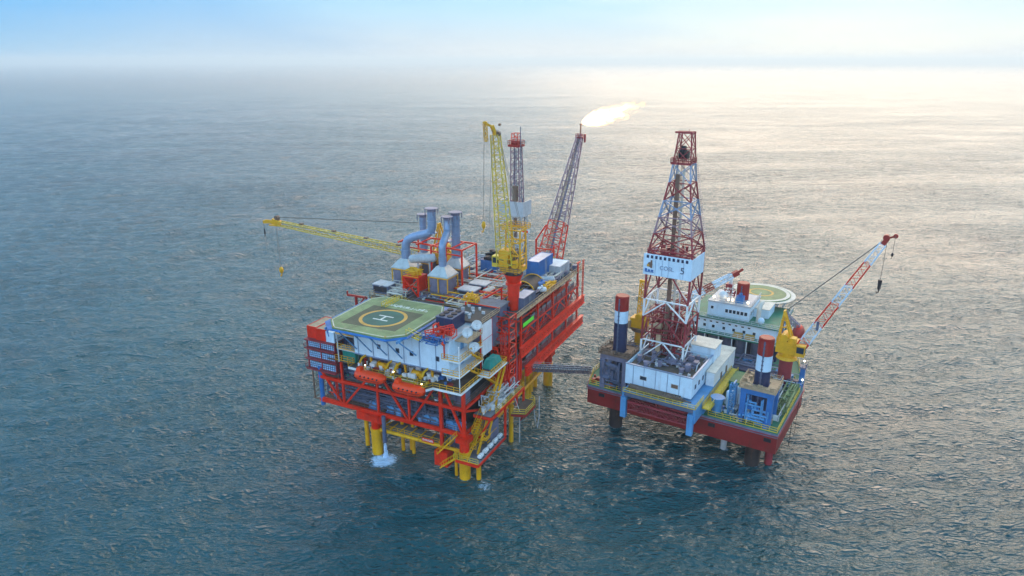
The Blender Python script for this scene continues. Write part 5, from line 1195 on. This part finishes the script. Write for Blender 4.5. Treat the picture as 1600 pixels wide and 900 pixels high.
m.box(cx_ - 2.1, cx_ + 2.1, cy_ - 1.9, cy_ + 1.9, 59.9, 60.2).rail([(cx_ - 2.1, cy_ - 1.9, 60.2), (cx_ + 2.1, cy_ - 1.9, 60.2), (cx_ + 2.1, cy_ + 1.9, 60.2), (cx_ - 2.1, cy_ + 1.9, 60.2)], 1.0, .10, .8, True)
dk.add('crown_platform', m, 'maroon'); dk.add('crown_block', MB().tube((cx_ - .9, cy_, 61.8), (cx_ + .9, cy_, 61.8), 1.0, 14).tube((cx_ - .4, cy_ - .6, 62.9), (cx_ + .3, cy_ - .6, 62.9), .8, 12), 'dark'); dk.add('crown_beam', MB().bar((cx_ - 1.8, cy_ - 1, 66.3), (cx_ + 1.8, cy_ - 1, 66.3), .5, .4).bar((cx_ - 1.8, cy_ + 1, 66.3), (cx_ + 1.8, cy_ + 1, 66.3), .3).bar((cx_ - 1, cy_ - 1, 66.3), (cx_ - 1, cy_ - 1, 67), .1), 'maroon')
wb = MB().box(16.6, 27.1, 1.35, 1.55, 36.6, 41.2).box(16.6, 16.8, 1.55, 9.8, 36.6, 41.0).box(26.9, 27.1, 1.55, 9.8, 36.6, 41.0)
pn = dk.add('wind_panel', wb, 'wall_white')
m = MB()
for k in range(10): m.box(17.4 + .95 * k, 17.9 + .95 * k, 1.28, 1.36, 40.3, 40.95)
dk.add('panel_window', m, 'navy', pn)
m = MB()
for u in (24.4, 22.9, 21.5, 18.3): m.box(u - .03, u + .03, 1.30, 1.35, 36.7, 40.2)
dk.add('panel_seam', m, 'stack_blue', pn)
add_text(dk, 'number_five', '5', 2.0, (18.5, 1.28, 38.5), 'slate', parent=pn)
add_text(dk, 'faded_lettering', 'COSL', 1.25, (21.9, 1.30, 38.5), 'stack_blue', parent=pn)
dk.add('emblem', MB().tube((25.6, 1.35, 38.9), (25.6, 1.27, 38.9), .55, 16).box(25.1, 25.5, 1.24, 1.27, 38.2, 39.9), 'rust_steel', pn); dk.add('emblem_flame', MB().tube((26.0, 1.35, 38.7), (26.0, 1.22, 38.7), .3, 12), 'pad_yellow', pn)
dk.add('emblem_lettering', MB().box(24.7, 26.7, 1.27, 1.35, 37.2, 37.35).box(24.8, 25.3, 1.27, 1.35, 37.4, 37.8).box(25.5, 26.0, 1.27, 1.35, 37.4, 37.8).box(26.2, 26.7, 1.27, 1.35, 37.4, 38.0), 'blue', pn)
dk.add('racking_platform', MB().box(17.6, 26.4, 2.2, 3.4, 41.0, 41.2).clutter((19, 24.5, 3, 8, 41.2), 18, 131, (.3, 1.2)).rail([(17.4, 2, 41.2), (26.6, 2, 41.2)], 1.1, .09), 'maroon')
m = MB().box(21.2, 22.6, 5.2, 6.6, 24, 27.5)
for s_ in (-.6, -.2, .2, .6): m.tube((21.9 + s_, 6, 27), (21.6 + s_ * .5, 6, 61), .05, 5)
m.box(21.5, 22.3, 3.9, 4.2, 17, 58)
dk.add('travelling_block', m, 'rust_steel'); dk.add('guide_rail', MB().bar((20.9, 5, 18), (21.0, 5, 59), .4, .3).bar((22.8, 5, 18), (22.2, 5, 59), .18), 'cream')
m = MB()
for k in range(44):
    z = 42.5 + .4 * k; s_ = (9.4 + (3.7 - 9.4) * (z - 42) / 18) / 2; off = 21.9 - .012 * (z - 17); m.box(off - s_ - .55, off - s_ - .12, 6 + s_ * .86 - .2, 6 + s_ * .86 + .2, z, z + .08)
dk.add('ladder_cage', m, 'violet_grey')
dk.add('drill_string', MB().pipes((17.6, 26, 2, 10, 17.8, 29), 95, 132, (.07, .18)), 'maroon'); dk.add('drill_hoist', MB().tube((24.5, 3.5, 24.6), (22.8, 3.5, 24.6), .7, 12).box(22.6, 23.6, 2.6, 3.4, 17, 23), 'tan')
dk.add('mud_hose', MB().path([(19.5, 4, 33), (19.2, 4, 27), (20, 4, 22.5), (21.2, 4.6, 24.6)], .13, 7).box(24.6, 26, 8, 9.4, 17, 22), 'pale_grey')

# silos
def silo(base, label):
    t = T(JU, 'storage_silo', label, 'silo', base, 'blue-grey silos below the accommodation', own=True)
    t.add('shell', MB().tube((0, 0, 1.0), (0, 0, 5.0), 1.42, 20).tube((0, 0, .3), (0, 0, 1.0), .5, 20, 1.42), 'slate'); t.add('skirt', MB().box(-1.2, -.9, -1.2, -.9, 0, 1.4).box(.9, 1.2, -1.2, -.9, 0, 1.4).box(-1.2, -.9, .9, 1.2, 0, 1.4).box(.9, 1.2, .9, 1.2, 0, 1.4), 'navy'); return t
sl = silo((21.2, 29.2, DK), 'blue-grey silo under the green deck edge, leftmost of the row')
for u, tx in ((17.9, 'second from the left'), (14.6, 'third from the left'), (11.3, 'fourth from the left'), (7.4, 'rightmost, behind the right leg')): copy(sl, JU, (u, 29.2, DK), 'blue-grey silo under the green deck edge, ' + tx + (' of the row' if 'behind' not in tx else ''))
# accommodation
ja = T(JU, 'accommodation_block', 'white two-tier accommodation block with rows of small windows on the jack-up rig', 'building', (14, 36, DK))
ja.add('base_wall', MB().box(3, 25, 31.0, 44, DK + .01, 15.8), 'navy')
ja.add('green_deck', MB().prism([(2, 26.4), (26, 26.4), (26, 46), (2, 46)], 15.8, 16.1), 'deck_green')
ja.add('lower_tier', MB().box(3.2, 24.2, 28.6, 44, 16.11, 19.3), 'wall_white')
ja.add('tier_deck', MB().box(2.6, 25, 28.0, 45, 19.31, 19.55), 'deck_green')
ja.add('upper_tier', MB().box(10.2, 20.4, 30.0, 40, 19.56, 23.1), 'wall_white'); ja.add('roof', MB().box(10.0, 20.6, 29.8, 40.2, 23.11, 23.3), 'pale_grey')
ja.add('upper_room', MB().box(6.6, 10.15, 34.5, 41, 19.56, 21.8), 'wall_white'); ja.add('upper_room_roof', MB().box(6.5, 10.1, 34.4, 41.1, 21.81, 21.95), 'cream')
def win(u, w, z, a=.32, b_=.36, side=False):
    if side: w_ = ja.add('window', MB().box(u - .07, u, w - a - .08, w + a + .08, z - b_ - .08, z + b_ + .08), 'white'); ja.add('pane', MB().box(u - .1, u - .06, w - a, w + a, z - b_, z + b_), 'glass', w_)
    else: w_ = ja.add('window', MB().box(u - a - .08, u + a + .08, w - .07, w, z - b_ - .08, z + b_ + .08), 'white'); ja.add('pane', MB().box(u - a, u + a, w - .1, w - .06, z - b_, z + b_), 'glass', w_)
for u in (22.6, 20.4, 18.2, 15.6, 13.2, 10.7, 8.3, 5.9): win(u, 28.6, 17.3)
for k in range(9): win(22 - 1.55 * k, 28.6, 18.5, .3, .16)
win(19.3, 30, 21.7)
for k in range(6): win(15.7 - .93 * k, 30, 21.4, .33, .42)
for w in (31.5, 33.2, 34.9, 36.6): win(10.2, w, 21.4, .4, .4, True)
m = MB().rail([(25.8, 26.6, 16.1), (2.2, 26.6, 16.1), (2.2, 45, 16.1)], 1.0, .08)
for u in (22.9, 19.6, 16.2, 12.9, 9.4, 5.6): m.bar((u, 26.7, DK), (u, 26.7, 15.8), .22)
ja.add('railing', m, 'white')
ja.add('railing', MB().rail([(24.9, 28.1, 19.55), (2.7, 28.1, 19.55), (2.7, 44, 19.55)], 1.0, .08).rail([(20.5, 29.9, 23.3), (10.1, 29.9, 23.3), (10.1, 40, 23.3)], 1.0, .08), 'pale_grey')
def raft(base, label):
    t = T(JU, 'liferaft_box', label, 'life raft', base, 'orange-yellow life raft boxes', own=True); t.add('shell', MB().frustum((-1.2, 1.2, -.7, .7), (-1.0, 1.0, -.55, .55), .2, 1.1), 'pad_yellow'); t.add('cradle', MB().box(-.9, -.7, -.6, .6, 0, .25).box(.7, .9, -.6, .6, 0, .25), 'orange'); return t
rf = raft((11.8, 27.4, 16.1), 'left orange-yellow life raft box on the green deck edge over the silos'); copy(rf, JU, (9.0, 27.4, 16.1), 'right orange-yellow life raft box on the green deck edge over the silos')
for i, (p, tx) in enumerate((((19.2, 30.3, 23.3), 'lit lamp at the left end of the white upper tier roof'), ((15.6, 30.2, 23.3), 'left one of two lit lamps close together on the upper tier roof'), ((14.6, 30.2, 23.3), 'right one of two lit lamps close together on the upper tier roof'), ((10.9, 30.2, 23.3), 'lit lamp at the right end of the white upper tier roof'), ((22.0, 27.0, 16.1), 'small lit lamp over the left silo'), ((-4.7, 21.0, 15.2), 'lit lamp on the blue post at the far right deck edge'), ((-5.0, 19.6, 11.2), 'lower lit lamp at the far right deck edge'))):
    t = T(JU, 'deck_lamp', tx, 'lamp', p, 'lit deck lamps on the jack-up rig'); t.add('post', MB().bar(p, (p[0], p[1], p[2] + .9), .1), 'white'); t.add('bulb', MB().ball((p[0], p[1], p[2] + 1.05), .30 if i < 4 else .2, 8, 5), 'lamp_light')
solo(JU, 'radar_dome', MB().ball((17.4, 31.8, 24.6), 1.15, 16, 9).tube((17.4, 31.8, 23.3), (17.4, 31.8, 24), .6, 12), 'white', 'white radar dome on the left part of the upper tier roof', 'radar dome', (17.4, 31.8, 23.3))
solo(JU, 'radar_dome', MB().ball((7.4, 30.4, 20.3), .8, 14, 8).tube((7.4, 30.4, 19.55), (7.4, 30.4, 20), .4, 12), 'wall_white', 'small pale dome on the green tier deck right of the upper tier', 'radar dome', (7.4, 30.4, 19.55))
t = T(JU, 'radio_mast', 'white lattice radio mast cluster with red boxes left of the bow leg', 'mast', (16.2, 34, 23.3))
t.add('mast', MB().lattice((16.4, 34, 23.3), (16.4, 34, 28.6), .8, .5, 8, .07, .045, up=(0, 1, 0)).tube((15.6, 33, 23.3), (15.6, 33, 27.6), .07, 6).tube((17.4, 33.6, 23.3), (17.4, 33.6, 29), .05, 6), 'white'); t.add('antenna_box', MB().box(15.8, 17.4, 33.2, 34.6, 26.4, 27.2).pipes((15, 17.6, 33, 35, 24, 26.5), 12, 141, (.06, .14)), 'maroon')
solo(JU, 'funnel', MB().box(12.4, 14.2, 31.4, 33.2, 23.32, 25.0).tube((13.2, 32.2, 25), (13.2, 32.2, 25.8), .4, 10), 'blue', 'small blue vent housing in front of the red-topped bow leg', 'vent', (13.3, 32.3, 23.3))
solo(JU, 'vent_pipe', MB().path([(8.2, 30.8, 19.56), (8.2, 30.8, 22.6), (8.2, 31.2, 23.6), (8.2, 32.2, 24.0), (8.2, 33.6, 24.0)], .55, 12), 'cream', 'thick cream vent pipe with bent top right of the upper tier', 'vent pipe', (8.2, 31, 19.55))
# helideck of the jack-up
hc, hr = (11.6, 47.4), 7.4
t = T(JU, 'helideck', 'round helideck with white rim at the bow behind the white accommodation block', 'helipad', (9, 48, 16))
cp = [(hc[0] + hr * math.cos(6.28318 * k / 28), hc[1] + hr * math.sin(6.28318 * k / 28)) for k in range(28)]
t.add('deck', MB().prism(cp, 21.6, 22.0), 'pad_green'); t.add('rim', ring_mb(hc, hr - 1.1, hr - .2, 22.006), 'cream'); t.add('circle', ring_mb(hc, 2.6, 3.2, 22.008), 'pad_yellow')
t.add('safety_net', ring_mb(hc, hr, hr + 1.2, 21.8), 'cream')
m = MB(); 
for k in range(8):
    a = 6.28318 * k / 8; m.bar((hc[0] + 7 * math.cos(a), hc[1] + 7 * math.sin(a), 21.5), (hc[0] + 2 * math.cos(a), hc[1] - 2 + 2 * math.sin(a), 10.2), .3)
t.add('support_frame', m, 'pale_grey')
t = T(JU, 'lifeboat', 'dark red lifeboat hanging in its davit at the far right edge behind the yellow crane', 'lifeboat', (-.4, 34, 16))
t.add('hull', MB().ball((-.8, 33.5, 18.2), 1.5, 16, 9, (.9, 2.0, .95)), 'dark_red'); t.add('canopy', MB().ball((-.8, 33.5, 19.0), 1.0, 12, 7, (.9, 2.0, .9)), 'red')
t = T(JU, 'lifeboat_davit', 'grey lattice davit leaning over the dark red lifeboat', 'davit', (1.6, 34, 16))
t.add('frame', MB().lattice((2.6, 32.5, 22.2), (-.8, 32.8, 19.6), 1.2, 1.0, 7, .1, .06).bar((2.4, 31.5, 16), (2.4, 31.5, 22.4), .3).bar((2.4, 35, 16), (2.4, 35, 22.4), .3), 'violet_grey')

# jack-up cranes
px, pw = -1.0, 20.0
t = T(JU, 'pedestal_crane', 'yellow crane on a maroon pedestal with red and white boom raised to the right', 'crane', (px, pw, DK))
t.add('pedestal', MB().tube((px, pw, DK), (px, pw, 16.6), 1.45, 20), 'maroon'); t.add('slew_ring', MB().tube((px, pw, 16.6), (px, pw, 17.2), 2.3, 22, 2.0).tube((px, pw, 17.2), (px, pw, 18.2), 1.7, 22), 'yellow')
t.add('machinery_house', MB().box(px - 1.9, px + 2.3, pw - 1.8, pw + 2.0, 18.2, 20.9).tube((px + .8, pw - 2, 21.7), (px + .8, pw + 1.6, 21.7), .9, 14).box(px - 1.7, px - .2, pw - 1.9, pw, 20.9, 22), 'yellow')
c_ = t.add('cab', MB().box(px - 3.9, px - 2.0, pw - 2.6, pw - .9, 18.4, 20.9), 'yellow'); t.add('cab_window', MB().box(px - 3.7, px - 2.2, pw - 2.66, pw - 2.6, 19.2, 20.6).box(px - 3.96, px - 3.9, pw - 2.4, pw - 1.1, 19.2, 20.6), 'glass', c_)
m = MB(); aframe(m, (px - .8, pw, 20.8), (px + 1.6, pw, 27.4), (px + 2.2, pw, 20.8), .22)
for z in (22.3, 24, 25.6): m.bar((px + .4, pw - 1, z), (px + 2, pw - 1, z), .2).bar((px + 1.0, pw - 1, z), (px + 1.0, pw + 1, z), .2)
m.rail([(px - 1.9, pw - 1.9, 20.9), (px + 2.3, pw - 1.9, 20.9)], 1, .08)
t.add('mast', m, 'yellow')
bf, bt = Vector((px - 2.4, pw - .3, 19.4)), Vector((-16.0, 20, 45.0)); nb = 24
bands = ((0, .10, 'red'), (.10, .27, 'wall_white'), (.27, .46, 'red'), (.46, .64, 'wall_white'), (.64, .83, 'red'), (.83, 1.0, 'wall_white'))
for a, b2, c in bands: t.add('boom_section', MB().lattice(bf, bt, 2.1, 1.2, nb, .12, .045, 1.9, 1.0, up=(0, 1, 0), rungs=False, start=round(a * nb) / nb, end=round(b2 * nb) / nb), c)
d = (bt - bf).normalized()
t.add('boom_head', MB().bar(bt, bt + d * 1.6, .9, .9).bar(bt + d * 1.2 + Vector((0, 0, .2)), bt + d * 1.2 + Vector((-1.5, 0, .9)), .35).tube(bt + d * 1 + Vector((0, -.6, .6)), bt + d * 1 + Vector((0, .6, .6)), .6, 12).tube(bt + d * 1.2 + Vector((-1.5, -.3, .9)), bt + d * 1.2 + Vector((-1.5, .3, .9)), .45, 10), 'dark_red')
m = MB()
for dw in (-.5, .5): m.tube(bt + Vector((.2, dw, .6)), (px + 1.6, pw + dw, 27.3), .06, 5)
k1 = bt + Vector((-.7, -.3, .3)); k2 = bt + Vector((-2.0, -.3, 2.2)); m.tube(k1, k1 + Vector((0, 0, -8)), .05, 5).tube(k2, k2 + Vector((0, 0, -3.6)), .04, 5)
t.add('hoist_rope', m, 'rope')
t.add('boom_light', MB().box(bf.x + (bt.x - bf.x) * .25 - .2, bf.x + (bt.x - bf.x) * .25 + .3, 18.6, 18.9, bf.z + (bt.z - bf.z) * .21, bf.z + (bt.z - bf.z) * .29), 'slate')
solo(JU, 'crane_hook', MB().tube(k1 + Vector((0, 0, -9.6)), k1 + Vector((0, 0, -7.6)), .3, 10, .4).path([k1 + Vector((0, 0, -9.5)), k1 + Vector((0, 0, -10.2)), k1 + Vector((.3, 0, -10.5)), k1 + Vector((.4, 0, -10.1))], .12, 6), 'dark', 'dark hook block hanging under the tip of the red and white boom', 'hook', tuple(k1 + Vector((0, 0, -10))))
solo(JU, 'crane_hook', MB().ball(k2 + Vector((0, 0, -4)), .32, 8, 6, (.8, .8, 1.3)).path([k2 + Vector((0, 0, -4.2)), k2 + Vector((0, 0, -4.7)), k2 + Vector((.2, 0, -4.8))], .06, 5), 'dark', 'small ball hook at the very end of the red and white boom', 'hook', tuple(k2 + Vector((0, 0, -4.7))))
px, pw = 34.2, 20.5
t = T(JU, 'pedestal_crane', 'yellow crane behind the left leg, its boom laid across behind the derrick', 'crane', (px, pw, DK))
t.add('pedestal', MB().tube((px, pw, DK), (px, pw, 15.6), 1.3, 18), 'yellow'); t.add('slew_ring', MB().tube((px, pw, 15.6), (px, pw, 16.3), 2.2, 20, 1.9).box(px - 2.6, px + 2.6, pw - 2.2, pw + 2.2, 16.3, 16.5), 'brown')
t.add('machinery_house', MB().box(px - 1.6, px + 2.2, pw - 1.6, pw + 1.6, 16.5, 19.0).tube((px, pw - 2, 19.6), (px, pw + 2, 19.6), .8, 12), 'yellow'); t.add('cab', MB().box(px + 1.9, px + 3.1, pw - 2.6, pw - 1.2, 16.5, 18.4), 'tan')
t.add('mast', MB().lattice((px, pw, 19), (px - .2, pw, 28.4), 1.6, 1.4, 9, .13, .08, up=(0, 1, 0)).bar((px - .9, pw, 28.5), (px + .9, pw, 28.5), .5), 'yellow')
bf, bt = Vector((px - 1.8, pw, 18.8)), Vector((15.6, 31.5, 30.2)); nb = 18
for a, b2, c in ((0, .16, 'dark_red'), (.16, .34, 'wall_white'), (.34, .5, 'dark_red'), (.5, .66, 'wall_white'), (.66, .8, 'dark_red'), (.8, 1, 'wall_white')): t.add('boom_section', MB().lattice(bf, bt, 1.7, 1.0, nb, .13, .06, start=round(a * nb) / nb, end=round(b2 * nb) / nb), c)
d = (bt - bf).normalized(); t.add('boom_head', MB().bar(bt, bt + d * 1.6, 1.2, 1.1).bar(bt + d * 1.4, bt + d * 2.8 + Vector((0, 0, .2)), .5), 'dark_red')
t.add('hoist_rope', MB().tube(bt + Vector((0, 0, .6)), (px - .2, pw, 28.5), .05, 5), 'rope')
t = T(JU, 'winch_tower', 'rusty orange hose reel and machinery behind the lower derrick', 'machinery', (27, 18, DK))
t.add('reel', MB().tube((26, 16, 14), (26, 18.5, 14), 1.9, 18).tube((26, 15.8, 14), (26, 16, 14), 2.3, 18), 'tan'); t.add('frame', MB().box(24, 28, 14.8, 20, DK, 12.0).pipes((23, 30, 14, 22, 12, 19), 30, 151, (.08, .22)), 'rust_steel')
# deck machines on the near right corner
solo(JU, 'mixing_tub', MB().tube((8.0, -1.2, DK), (8.0, -1.2, 13.4), .95, 18, 1.25).tube((8.0, -1.2, 13.4), (8.0, -1.2, 13.6), 1.45, 18), 'light_blue', 'light blue tub with pale lid at the deck edge right of the cantilever', 'tub', (8, -1.2, DK))
container(JU, 'cargo_container', 'pale green-topped container on the green deck, left of the tan one', (7.0, 11.4, DK), (3.0, 6.4, 3.0), 'deck_green', 'pad_green')
container(JU, 'cargo_container', 'dark blue container with tan top between the green one and the right jack house', (4.2, 11.0, DK), (2.6, 6.0, 3.3), 'navy', 'tan')
container(JU, 'cargo_container', 'navy container lying across the deck behind the green and tan ones', (6.0, 17.6, DK), (5.4, 2.4, 2.6), 'navy', 'navy')
def tank(base, label, h, r, mat):
    t = T(JU, 'cement_tank', label, 'tank', base, None, own=True); t.add('shell', MB().tube((0, 0, .9), (0, 0, h), r, 16).ball((0, 0, h), r, 14, 7, (1, 1, .55), 0).tube((0, 0, .3), (0, 0, .9), .3, 16, r), mat)
    m = MB()
    for a in (-1, 1):
        for b2 in (-1, 1): m.bar((a * r * .8, b2 * r * .8, 0), (a * r * .8, b2 * r * .8, 1.5), .14)
    t.add('stand', m, 'navy'); t.add('filler_pipe', MB().path([(0, -r - .1, .4), (0, -r - .25, h * .6), (0, -r * .5, h + .4), (0, 0, h + .6)], .1, 6), 'pale_grey'); return t
tank((5.9, .6, DK), 'white cement tank left of the tall blue lattice tank stand', 4.2, .85, 'wall_white'); tank((4.3, 1.4, DK), 'white cement tank right of the tall blue lattice tank stand', 5.2, .9, 'wall_white'); tank((1.3, -2.4, DK), 'small bright blue tank in front of the right jack house', 1.9, .95, 'light_blue'); tank((13.0, 21.5, DK), 'dark blue-grey tall tank standing before the silos', 3.6, .9, 'slate'); tank((17.0, 23.5, DK), 'pale grey tank with lid between the mud room and the silos', 2.6, 1.1, 'stack_blue')
solo(JU, 'tank_stand', MB().lattice((5.2, -.6, DK), (5.2, -.6, 17.0), 1.1, 1.1, 9, .14, .08, up=(0, 1, 0)).bar((5.2, -.6, 17), (5.2, 1.4, 17), .3), 'light_blue', 'tall light blue lattice stand at the near deck edge between two white tanks', 'lattice stand', (5.2, -.6, DK))
solo(JU, 'burner_boom', MB().lattice((-3.6, 4, DK + .9), (-4.2, 17.5, DK + 1.4), 1.0, .8, 10, .1, .06), 'pad_green', 'pale green lattice boom stowed along the right deck edge', 'boom', (-4, 10, DK))
t = T(JU, 'blue_post', 'bright blue post with platform at the far right deck edge', 'post', (-4.6, 20.5, DK)); t.add('post', MB().box(-5.2, -4.2, 19.9, 20.9, DK, 14.8), 'blue'); t.add('platform', MB().box(-5.4, -4.0, 19.6, 21.4, 14.8, 15.0).rail([(-4, 19.7, 15), (-5.3, 19.7, 15), (-5.3, 21.3, 15)], .9, .08, .8), 'violet_grey')
solo(JU, 'blue_barrel', MB().tube((-4.5, 18.6, DK), (-4.5, 18.6, DK + 1.4), .7, 14).tube((-4.5, 18.6, DK + .5), (-4.5, 18.6, DK + .6), .74, 14), 'blue', 'blue barrel at the right deck edge in front of the bright blue post', 'barrel', (-4.5, 18.6, DK))

# ---------------------------------------------------------------- bridge between the two
A = LP.W((-3.2, 26.0, 13.2)); B = JU.W((37.6, -.6, 11.2)); d = B - A; L_ = d.length; ang = math.atan2(-d.y, -d.x)
class _R:
    def __init__(s, o, a): s.o = o; s.a = a
    def W(s, p): return s.o + Vector((-math.cos(-s.a) * p[0], -math.sin(-s.a) * p[0], p[2])) if False else s.o + Vector(p)
BR = _R(A, 0)
t = T(BR, 'gangway_bridge', 'long narrow grey lattice gangway bridge linking the red platform to the jack-up rig', 'bridge', (0, 0, 0), own=True)
t.o.rotation_euler = (0, 0, ang)
dz = d.z; paint('dark_lattice', (.10, .085, .11), .5, .3, .2)
m = MB().lattice((0, 0, .7), (L_, 0, dz + .7), 1.1, 1.1, 26, .10, .06, 1.2, 1.2); t.add('truss', m, 'dark_lattice')
t.add('walkway', MB().bar((0, 0, .05), (L_, 0, dz + .05), .8, .08), 'deck_grey'); m = MB().rail([(0, -.55, .9), (L_, -.55, dz + .9)], 1.0, .05, 1.4).rail([(0, .55, .9), (L_, .55, dz + .9)], 1.0, .05, 1.4); t.add('handrail', m, 'pale_grey')
